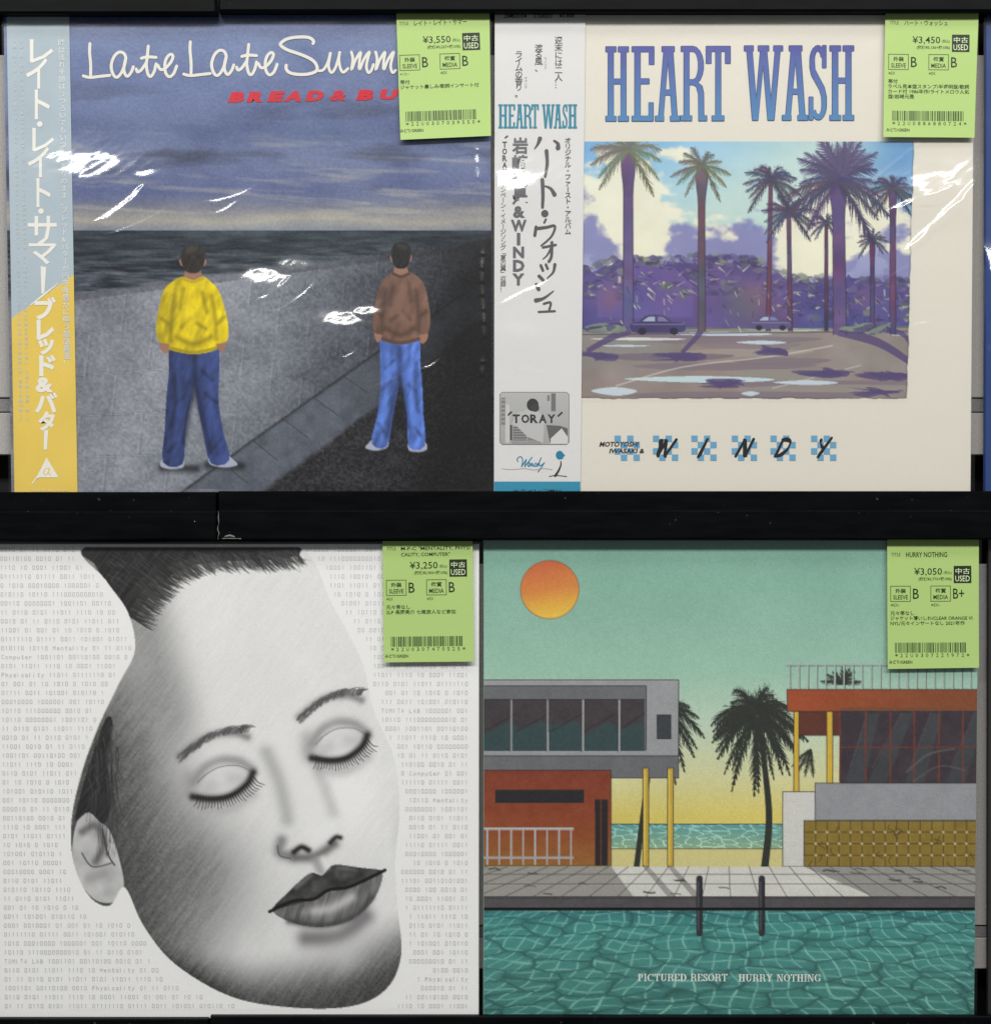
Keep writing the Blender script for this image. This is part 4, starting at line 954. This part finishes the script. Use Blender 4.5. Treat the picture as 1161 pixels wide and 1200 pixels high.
# closed eyes and brows
rr = random.Random(12)
def eye(u0, sc, v0):
    q = lambda L: FL([(u0+a*sc, v0+b) for a, b in L])
    cv.soft(q([(-30, -12), (-14, -24), (6, -28), (28, -20), (40, -6)]), 6, (132, 130, 132), .7); cv.line(q([(-26, -10), (-12, -17), (6, -20), (26, -15), (38, -4)]), 1.5, (80, 78, 80), .7, True, w1=.6); cv.soft(q([(-34, -20), (-38, -2)]), 10, (150, 148, 150), .5)
    cv.soft(q([(-20, 0), (2, -5), (22, -1)]), 9, (192, 191, 192), .8); cv.soft(q([(2, -6)]), 8, (222, 222, 222), .7)
    cv.soft(q([(-36, 4), (-16, 13), (6, 16), (28, 9), (40, -2)]), 4.4, (30, 28, 30), .95)
    cv.soft(q([(-30, 20), (0, 30), (32, 22)]), 7, (168, 166, 168), .55)
    for i in range(24):
        a = -30+i*3.0; b = 14-(a-4)**2*0.009; cv.line(q([(a, b), (a+(a-2)*.10, b+8), (a+(a-2)*.26, b+13+rr.uniform(-2, 2))]), 1.5, (20, 18, 20), .85, True, w1=.5)
    for i in range(110):
        t_ = rr.random(); a = -40+t_*88; b = -44-15*math.sin(t_*2.5)+rr.uniform(-4, 4)*(1.1-t_*.7); cv.line(q([(a, b+3), (a+5, b-1.5), (a+11, b-2.5+2*t_)]), 1.5, (rr.uniform(50, 90),)*3, .6, w1=.5)
    cv.soft(q([(-36, -46), (0, -58), (30, -54), (46, -44)]), 5, (78, 76, 78), .55); cv.soft(q([(0, -40)]), 12, (226, 226, 226), .35)
eye(78, .92, -2); eye(-66, 1.0, 0)
# hair along the top and the side
hair = [(80, 640), (356, 640), (350, 651), (322, 656), (290, 657), (258, 658), (228, 662), (205, 671), (188, 684), (172, 702), (157, 726), (140, 712), (110, 660)]
hc = lambda x, y: np.repeat((36+(fbm(x+y*.8, y-x*.4, 2.5, 26, 3, 430)-.4)*46)[..., None], 3, 2)
cv.fill(hair, hc)
HL = catmull([(350, 651), (322, 656), (290, 657), (258, 658), (228, 662), (205, 671), (188, 684), (172, 702), (157, 726)], 24)
for i in range(430):
    k = rr.random(); j_ = int(k*(len(HL)-1)); x, y = HL[j_]; q = k
    a = math.radians(62-30*q+rr.uniform(-14, 14)); L = rr.uniform(6, 17)*(1+.5*q); dx_, dy_ = math.cos(a), math.sin(a)
    cv.line([(x-dx_*9, y-dy_*9), (x+dx_*L*.5+1, y+dy_*L*.5), (x+dx_*L+3, y+dy_*L*.9)], rr.uniform(1.3, 2.4), (rr.uniform(26, 80),)*3, rr.uniform(.5, .9), True, w1=.3)
for i in range(120):
    x = rr.uniform(120, 345); y = rr.uniform(644, 655+25*sstep(260, 150, x)); cv.line([(x, y), (x+rr.uniform(6, 20), y+rr.uniform(4, 16))], 1.1, (104, 102, 104), .28)
side = catmull([(124, 842), (110, 880), (96, 925), (88, 962), (104, 952), (122, 966), (130, 940), (127, 905), (129, 870), (132, 845)], 4, True)
cv.fill(side, hc)
for i in range(60):
    x = rr.uniform(104, 138); y = rr.uniform(850, 935); cv.line([(x, y), (x+rr.uniform(-2, 5), y+16), (x+rr.uniform(-4, 8), y+rr.uniform(26, 44))], 1.6, (rr.uniform(30, 90),)*3, .6, True, w1=.3)
for i in range(14):
    x = 118+i*1.2; cv.line([(x, 930), (x-2+i*.5, 965), (x+rr.uniform(-6, 4), 1000+rr.uniform(-14, 10))], 1.2, (52, 50, 52), .6, True, w1=.3)
wn = (slice(0, cv.X.shape[0]), slice(0, cv.X.shape[1]))
m = cv.inside(out, wn)[..., None]; cv.A = cv.A*m+paper*(1-m)
cv.build('portrait_print', M_PENCIL, r3, y=0.00005)
# binary rows
LROW = '''0010 01 11 0110 010|00110100 0010 01 11|1110 10 0001 11001 01|01111110 01111 0011 1011|0 1010 00010000 1000001 0|010110 10110 1110000000010|00110 00000001 1001101 00110|11 0110 0101 11011 1110 10 00|0010 01 11 0110 0101 11011 011|11001 01 001 01 10 1010 0 1010|01111110 01111 0011 101001 01011|010110 10110 Mentality 01 11 0110|Computer 1001101 00110100 0010 0|0101 11011 1110 10 0001 11001|Physicality 11011 01111110 01|01 001 01 10 1010 0 1010 00|01111 0011 101001 010110 1|00010000 1000001 001 10110|10110 111000000 0010 01|10110 00000001 1001101 0|11 0110 0101 11011 1110|0010 01 11 0110 0101 1|11001 0010 01 11 0110|1001101 00110100 0010|11011 1110 10 0001|0110 0101 11011 011|01 10 1010 0 1010 0|101001 010110 1011|001 10110 0000000|000010 01 11 0110|00110100 0010 01|1110 10 0001 111|0101 11011 01111|10 1010 0 1010|101001 010110 1|001 10110 00001|00010000 0001 10|0110 0101 11011|010110 10110 1110|11 0110 0101 11011|001 01 10 1010 0 10|0011 101001 010110 10|0001 0010001 01 001 01 10 1010 0|01111110 01111 0011 101001 010110|1010 00010000 1000001 001 10110 0000|10110 1110000000010 01 11 0110 0101|TOMITA LAB 1001101 00110100 0010 01 1|0110 0101 11011 1110 10 Mentality 01 00|01 11 0110 0101 11011 0101 11011 1110 10|1001101 00110100 0010 Physicality 01 11 0110|0110 0101 11011 1110 10 0001 11001 01 001 01 10 10|01 11 0110 0101 11011 01111110 01111 0011 101001 010110 10'''.split('|')
RROW = '''00010000 1000001 001 10110 00000001 1001101|1110 1110000000010 01 11 0110 0101 11011|10001 1001101 00110100 0010 01 11001|1110 100101 0001 11001 01 001 01 10|1101 11011 01111110 01111 0011 1010|10 1010 0 1010 00010000 1000001 01|01001 010110 10110 1110000000010|11 10110 00000001 1001101 00110|11 0110 0101 11011 1110 10 01|00 0010 01 11 0110 0101 1101|11 01111110 01111 0011 101|10 00010000 1000001 001 1|1000001 001 10110 000000|1 1001101 00110100 0010 01|11011 1110 10 0001 11001|0110 0101 11011 01111110|001 01 10 1010 0 1010|111 0011 101001 010110|TOMITA LAB 1000001 001|10110 1110000000010 01|00001 1001101 00110100|01 11011 1110 10 0001|11 001 10110 00000000|010 01 11 0110 0101|0110100 0010 01 11|0 Computer 01 001|111110 01111 0011|00010000 1000001|10110 Mentality|00000001 1001101|0110 0101 11011|0010 01 11 0110|11001 01 001 01|11110 01111 0011|00010000 1000001|10 1010 0 1010|000000 0010 01 11|11101 00110101001|0000 100 0010 01|10 0001 11001 01|1 01111110 01111|1 11011 1110 10|0110 0101 11011|11 01 10 1010 0|1 101001 010110|0001 001 10110|000000010 01 11|0100 0010|1 Physicality|000010 01 11|11 00110100 0010|1110 10 0001 11001'''.split('|')
t = Ink(-0.0001, 2e-8); pale = (194, 194, 196); OUT = [tuple(p) for p in out]
def inside_out(x, y):
    c = False
    for (ax, ay), (bx, by) in zip(OUT, OUT[1:]+OUT[:1]):
        if (ay > y) != (by > y) and x < (bx-ax)*(y-ay)/(by-ay)+ax: c = not c
    return c
def tiny(ch, x, y):
    if ch == ' ' or inside_out(x-3, y) or inside_out(x+7, y) or x > 550: return
    w, h, s_ = 3.0, 5.0, .62
    if ch == '0':
        t.rect(x+.5, y-h/2, x+w-.5, y-h/2+s_, pale); t.rect(x+.5, y+h/2-s_, x+w-.5, y+h/2, pale); t.rect(x, y-h/2+.5, x+s_, y+h/2-.5, pale); t.rect(x+w-s_, y-h/2+.5, x+w, y+h/2-.5, pale)
    elif ch == '1':
        t.rect(x+w/2-s_/2, y-h/2, x+w/2+s_/2, y+h/2, pale); t.rect(x+.5, y-h/2+.5, x+w/2-s_/2, y-h/2+1.1, pale)
    else:
        hh = h if (ch.isupper() or ch in 'tlhi') else 3.6; de = 1.3 if ch in 'yp' else 0
        t.glyphs(ch, (x, y+h/2-hh, x+(w if ch not in 'liI' else .8), y+h/2+de), pale)
for r in range(52):
    yy = 644+r*10.49
    for i, ch in enumerate(LROW[r]): tiny(ch, .3+r*.11+i*4.66, yy)
    s_ = RROW[r]
    for i, ch in enumerate(s_): tiny(ch, 549.5-(len(s_)-i)*4.66, yy)
t.build('jacket_lettering', M_INK, r3)
price_label(r3, (445, 630), -1.0, -6.0, 0.7, [(448.6, 634), (553.8, 634), (555.2, 774.6), (450.2, 775.6)], ('M-P-C "MENTALITY, PHYSI', 'CALITY, COMPUTER"'), '¥3,250', '(税抜¥2,955+税10%)', 'B', 'B', '※EX', '※EX', ['元々帯なし', '2LP 長岡亮介 七尾旅人など参加'], '22U0307470525', 3)
film(r3, [(-12, 634.5), (563.5, 634.5), (563, 1195), (-6, 1195.4)], [(15, 700, 60, 740, 2, .35), (400, 650, 430, 680, 2, .4), (478, 1150, 520, 1128, 3, .4), (60, 1090, 130, 1120, 2, .3), (240, 640, 262, 638, 1.5, .8), (545, 1195, 560, 1180, 2, .8)], [], 2.6, 13, (449, 630, 555, 776), base=.028, verticals=[(554, 800, 1180, 1.4, .5)])

# ================================================================== RECORD 4: green pool jacket
c4 = [(566.3, 633), (1147.2, 633), (1141.5, 1192), (566.0, 1192)]
r4 = empty('record_jacket', (wx(855), 0, wz(1192)), 'sea green jacket with an orange sun over poolside houses, lettered PICTURED RESORT HURRY NOTHING', 'record', 'used records on the rack')
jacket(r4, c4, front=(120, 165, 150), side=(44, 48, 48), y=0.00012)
cv = Cv(566.9, 633.5, 1146.6, 1191.5, 1.15, right=(1146.6, 1140.9)); X, Y = cv.X, cv.Y
OL = (34, 32, 34)
cv.A = ramp(Y, [(633, (124, 168, 152)), (720, (136, 178, 160)), (790, (150, 188, 168)), (850, (188, 206, 186)), (910, (206, 206, 158)), (958, (210, 194, 104)), (967, (212, 196, 110))])+((fbm(X, Y, 60, 60, 4, 501)-.5)*12)[..., None]
cv.fill([(644+34.2*math.cos(a), 691+34.2*math.sin(a)) for a in np.linspace(0, 6.283, 60)], lambda x, y: ramp(y+.15*x-97, [(660, (196, 104, 62)), (690, (204, 130, 66)), (705, (214, 160, 66)), (722, (222, 184, 74))]))
cv.line([(644+34.2*math.cos(a), 691+34.2*math.sin(a)) for a in np.linspace(0, 6.283, 60)], .9, (130, 80, 50), .8)
def cells(x, y, seed, cx, cy, x0, y0, x1, y1):
    """network of bright and dark threads, as ripples make them"""
    r = np.random.RandomState(seed); gx = int((x1-x0)/cx)+3; gy = int((y1-y0)/cy)+3
    jx = r.rand(gy+2, gx+2); jy = r.rand(gy+2, gx+2); u = (x-x0)/cx+1; v = (y-y0)/cy+1
    iu = np.floor(u).astype(int); iv = np.floor(v).astype(int); f1 = np.full(x.shape, 9.); f2 = f1.copy()
    for a in (-1, 0, 1):
        for b in (-1, 0, 1):
            ii = np.clip(iu+a, 0, gx+1); jj = np.clip(iv+b, 0, gy+1)
            d = np.hypot(ii+jx[jj, ii]-u, jj+jy[jj, ii]-v); f2 = np.minimum(f2, np.maximum(f1, d)); f1 = np.minimum(f1, d)
    return f2-f1
m = sstep(-1, 1, Y-966)*sstep(1, -1, Y-995); e = cells(X+4*np.sin(Y/3), Y, 7, 17, 6.5, 560, 960, 1150, 1000)
sea = ramp(Y, [(966, (92, 150, 148)), (995, (140, 172, 142))])+(np.exp(-(e/.09)**2)*58)[..., None]
cv.A = cv.A*(1-m[..., None])+sea*m[..., None]
cv.rect(560, 995, 1150, 1016, (204, 196, 134)); cv.line([(560, 966), (1150, 966)], 1, OL, .8); cv.line([(560, 995), (1150, 995)], 1, OL, .7)
tex = lambda base, seed=1, amp=10: (lambda x, y: np.array(base, float)+((fbm(x, y, 14, 14, 3, seed)-.5)*amp)[..., None])
pg = (44, 48, 42)
# palms
cv.line([(746, 1015), (752, 965), (760, 905), (768, 860)], 7, pg, 1, True, w1=5)
palm_crown(cv, 776, 832, 50, pg, 61, 17, -80, 235, 1, .7)
cv.line([(896, 1016), (901, 960), (896, 900), (889, 850)], 9, pg, 1, True, w1=5.5)
palm_crown(cv, 886, 832, 56, pg, 62, 21, -60, 240, 1, .62); palm_crown(cv, 886, 846, 46, pg, 63, 13, -100, 280, 1, .8)
palm_crown(cv, 986, 802, 26, pg, 64, 9, 10, 170, 1, .2)
for k in range(4): cv.fill(frond(950, 878, math.radians(-150+k*22), 26, .3, 900+k), pg)
def quad(P, c, o=True, w=.9):
    cv.fill(P, c)
    if o: cv.line(list(P)+[P[0]], w, OL, .85)
# left house: a long upper storey on a rust base
quad([(560, 912), (560, 884), (795, 884), (795, 912)], tex((104, 106, 110), 11))
quad([(560, 797), (795, 797), (795, 886), (560, 886)], tex((150, 151, 154), 12))
quad([(560, 804), (757, 804), (757, 879), (560, 879)], tex((104, 106, 110), 13))
cv.fill([(560, 820), (755, 820), (755, 880), (560, 880)], tex((64, 58, 62), 14))
for a in range(5):
    x0 = 566+a*39; x1_ = min(x0+39, 755); cv.fill([(x0, 880), (x0, 862-6*(a % 3)), (x0+30, 846), (x1_, 850), (x1_, 880)], (50, 72, 74), .9); cv.line([(x0, 858), (x1_, 836)], .9, OL, .8)
cv.line([(560, 820), (755, 820)], 1, OL, .9)
for x in (599, 641.5, 683, 725.5): cv.rect(x-1.3, 820, x+1.3, 881, (150, 151, 152)); cv.line([(x-1.5, 820), (x-1.5, 881)], .6, OL, .7)
cv.rect(770, 838, 786, 866, (58, 62, 66)); cv.line([(770, 838), (786, 838), (786, 866), (770, 866), (770, 838)], 1, OL, .9)
quad([(560, 903), (716, 903), (716, 1015), (560, 1015)], lambda x, y: ramp(y, [(903, (126, 58, 38)), (960, (136, 66, 38)), (1015, (146, 98, 44))])+((fbm(x, y, 12, 12, 3, 15)-.5)*14)[..., None])
cv.rect(580, 926, 684, 941, (36, 36, 40)); cv.rect(697, 937, 712, 1015, (38, 32, 34)); cv.line([(704, 937), (704, 1015)], 1.2, (110, 60, 40))
for x in range(570, 672, 14): cv.rect(x, 972, x+2, 1014, (170, 171, 174))
cv.rect(566, 970, 672, 973, (176, 177, 180)); cv.rect(566, 1004, 672, 1007, (160, 161, 164))
for x in (756.5, 785.5): quad([(x-3.4, 900), (x+3.4, 900), (x+3.4, 1016), (x-3.4, 1016)], (190, 160, 62)); cv.rect(x-2.6, 903, x-.4, 1014, (214, 186, 84))
# right house: rust roof, glass room, white wall, mustard tiles
quad([(930, 834), (1150, 834), (1150, 862), (930, 862)], tex((92, 50, 38), 21))
quad([(922, 808), (1150, 808), (1150, 834), (922, 834)], lambda x, y: ramp(x, [(922, (158, 76, 42)), (1150, (124, 72, 44))])+((fbm(x, y, 14, 14, 3, 22)-.5)*10)[..., None])
cv.fill([(984, 832), (1150, 832), (1150, 918), (984, 918)], tex((60, 52, 58), 23, 14)); cv.rect(984, 829, 1150, 833, (120, 74, 48))
for (a, b) in ((990, 26), (1016, 40), (1060, 30), (1108, 34)): cv.fill([(a, 918), (a+b, 836), (a+b+14, 836), (a+22, 918)], (66, 82, 84), .45); cv.line([(a+6, 900), (a+b, 836)], .8, (110, 96, 98), .6)
for x in (984, 1014, 1043, 1071, 1100, 1128): cv.rect(x-.8, 832, x+.8, 918, (118, 56, 46))
cv.rect(984, 875, 1150, 876.6, (104, 56, 48))
cv.line([(1062, 905), (1088, 884), (1118, 878)], 2.4, (118, 118, 120), .4, True); cv.line([(1070, 916), (1100, 898), (1130, 903)], 2.0, (118, 118, 120), .35, True)
for x, w in ((933, 6), (972, 7)): quad([(x-w/2, 834), (x+w/2, 834), (x+w/2, 932), (x-w/2, 932)], (206, 172, 62))
quad([(917, 928), (960, 928), (960, 1016), (917, 1016)], (204, 203, 198)); quad([(955, 918), (1150, 918), (1150, 962), (955, 962)], tex((146, 147, 152), 24, 10))
quad([(942, 962), (1150, 962), (1150, 1016), (942, 1016)], tex((136, 114, 48), 25, 16))
for y in (975.5, 989, 1002.5): cv.line([(942, y), (1150, y)], .9, (66, 52, 26), .9)
for i in range(16):
    x = 955.5+i*13.6; cv.line([(x, 962), (x, 1016)], .9, (66, 52, 26), .9)
    for y in (975.5, 989, 1002.5): cv.fill([(x-2, y), (x, y-2), (x+2, y), (x, y+2)], (186, 176, 140))
rr = random.Random(77)
for i in range(16): x = rr.uniform(945, 1140); y = rr.uniform(965, 1012); cv.line([(x, y), (x+rr.uniform(-5, 5), y+4), (x+rr.uniform(-5, 6), y+8)], .8, (58, 44, 24), .8)
cv.rect(922, 778, 1150, 780.2, (164, 178, 172)); cv.line([(922, 780.4), (1150, 780.4)], .7, OL, .7)
for i in range(22): x = 924+i*10.6; cv.rect(x, 780, x+2.0, 808, (166, 180, 174)); cv.line([(x+2.4, 780), (x+2.4, 808)], .7, OL, .7)
# terrace
cv.fill([(560, 1016), (1150, 1016), (1150, 1051), (560, 1051)], tex((206, 205, 198), 31, 12))
cv.fill([(560, 1016), (716, 1016), (742, 1051), (560, 1051)], (148, 146, 140), .95); cv.fill([(942, 1016), (1150, 1016), (1150, 1051), (1022, 1051)], (146, 144, 140), .95)
for x in (756, 785): cv.fill([(x-3, 1016), (x+4, 1016), (x+36, 1051), (x+26, 1051)], (150, 148, 144), .9)
for y in (1025, 1036): cv.line([(560, y), (1150, y)], .8, (70, 68, 68), .85)
for i in range(-4, 26):
    xb = 560+i*29.5; xt = 850+(xb-850)*.80+ (0); cv.line([(xt, 1016), (850+(xb-850)*1.12, 1051)], .8, (70, 68, 68), .85)
for i in range(22): x = rr.uniform(570, 1140); y = rr.uniform(1018, 1048); cv.line([(x, y), (x+rr.uniform(3, 9), y+rr.uniform(-1.5, 1.5)), (x+rr.uniform(9, 14), y+1)], rr.uniform(.8, 2), (58, 56, 56), .8)
quad([(560, 1051), (1150, 1051), (1150, 1067), (560, 1067)], tex((80, 77, 80), 32, 12)); cv.line([(560, 1053), (1150, 1053)], .8, (52, 36, 40), .8)
# pool
wn = cv.win(560, 1067, 1150, 1193); x = X[wn]; y = Y[wn]
dep = sstep(1067, 1190, y); cxw = x+9*(fbm(x, y, 30, 12, 3, 41)-.5)*2; cyw = 1067+(y-1067)**.86*1.9
e1 = cells(cxw, cyw+6*(fbm(x, y, 26, 10, 2, 42)-.5), 43, 58, 15, 540, 1060, 1180, 1200)
wx2 = x+4.5*np.sin(y/8+x/37)+12*(fbm(x, y, 40, 16, 2, 44)-.5); e2 = np.abs(((850+(wx2-850)*(1+(y-1067)/-260))/15 % 1)-.5)
wy2 = y+2.2*np.sin(x/17+y/15)+9*(fbm(x, y, 50, 14, 2, 45)-.5); e3 = np.abs(((wy2-1060)/11 % 1)-.5)
c = ramp(y, [(1067, (52, 116, 120)), (1085, (66, 136, 132)), (1140, (70, 132, 126)), (1192, (60, 120, 114))])
cell = sstep(.10, .3, e1); c = c*(0.93+.09*cell[..., None])
th = np.exp(-((.5-e2)/.062)**2)*.62*sstep(.03, .15, e1)*(.5+.9*fbm(x, y, 20, 12, 2, 46)); th = np.maximum(th, np.exp(-((.5-e3)/.08)**2)*.55*sstep(.05, .15, e1)*(.3+fbm(x, y, 18, 8, 2, 47)))
c = c+th[..., None]*(np.array((160, 214, 198))-c)
dkl = np.exp(-(e1/.05)**2)*.42; c = c*(1-.45*dkl[..., None])
mk = sstep(1066.5, 1068, y)[..., None]; cv.A[wn] = cv.A[wn]*(1-mk)+c*mk
# pool handrails (simple bent tubes)
for x in (819.5, 892.5):
    cv.line([(x, 1094), (x, 1030)], 7.6, (46, 46, 52), 1); cv.line([(x-1.4, 1090), (x-1.4, 1034)], 1.4, (84, 84, 92), .9); cv.line([(x+2.6, 1092), (x+2.6, 1034)], 1.2, (28, 28, 32), .9)
ag = (fbm(X, Y, 3, 3, 2, 55)-.5)*10; cv.A = cv.A+ag[..., None]
cv.build('poolside_print', M_GRAIN, r4)
t = Ink(-0.0001, 1e-7); x = 747.2
wid = {'I': 4.2, 'T': 7.6, 'E': 7, 'R': 8.2, 'P': 7.2, 'S': 5.8}
def caps(txt, x0, x1, y0, y1):
    ws = [wid.get(c, 8.4) if c != ' ' else 4.2 for c in txt]; k = (x1-x0)/sum(ws); x = x0
    for c, w in zip(txt, ws):
        if c != ' ': slab(t, c, x+.25, y0, x+w*k-.35, y1, (222, 224, 216))
        x += w*k
caps('PICTURED RESORT', 747, 852.5, 1141.6, 1150.2); caps('HURRY NOTHING', 865, 962, 1142, 1150.6)
t.build('jacket_lettering', M_INK, r4)
price_label(r4, (1030, 630), 2.6, 1.3, 0.3, [(1037.8, 628), (1144.9, 628), (1144.8, 781.8), (1038.4, 783.4)], 'HURRY NOTHING', '¥3,050', '(税抜¥2,773+税10%)', 'B', 'B+', '※EX-', '※EX-', ['元々帯なし', 'ジャケット薄いしわ/CLEAR ORANGE VI', 'NYL/元々インサートなし 2021年作'], '22U0307221972', 4)
film(r4, [(564.5, 632), (1149.5, 632), (1143.5, 1193), (564.5, 1193)], [(866, 646, 894, 655, 1.2, .8), (870, 652, 886, 662, 1.5, .6), (1040, 905, 1082, 876, 1.8, .55), (1080, 876, 1104, 886, 1.8, .6), (1060, 920, 1120, 896, 1.8, .5), (1100, 850, 1116, 842, 1.4, .5), (610, 640, 680, 636, 2.2, .4)], [], 2.6, 23, (1037, 628, 1146, 783), base=.022, verticals=[(1146, 640, 1180, 1.3, .5), (568, 640, 1190, 1.2, .4)])

# ================================================================== neighbours cut off by the right edge
r5 = empty('record_jacket', (wx(1440), 0, wz(577)), 'dark blue jacket in crinkled plastic, cut off at the right edge beside the cream jacket', 'record', 'used records on the rack')
jacket(r5, [(1155.5, 4), (1728, 4), (1728, 577), (1154.5, 577)], front=(34, 62, 120), side=(40, 60, 120), y=0.00012)
film(r5, [(1151.5, 3), (1730, 3), (1730, 577), (1150.5, 577)], [(1150, 290, 1162, 282, 3, 1.2), (1150, 400, 1165, 380, 2.5, 1.2), (1150, 348, 1162, 344, 2, 1)], [(1157, 320, 8, 30, .9), (1157, 402, 7, 14, .8)], 5, 33, (1700, 0, 1720, 1), base=.05)
r6 = empty('record_jacket', (wx(1445), 0, wz(1192)), 'nearly black jacket cut off at the right edge beside the green pool jacket', 'record', 'used records on the rack')
jacket(r6, [(1158.5, 633), (1730, 633), (1730, 1192), (1158, 1192)], front=(40, 38, 38), side=(30, 30, 30), y=0.00012)
film(r6, [(1156.5, 632), (1732, 632), (1732, 1193), (1156, 1193)], [], [], 6, 34, (1700, 630, 1720, 631), base=.03)
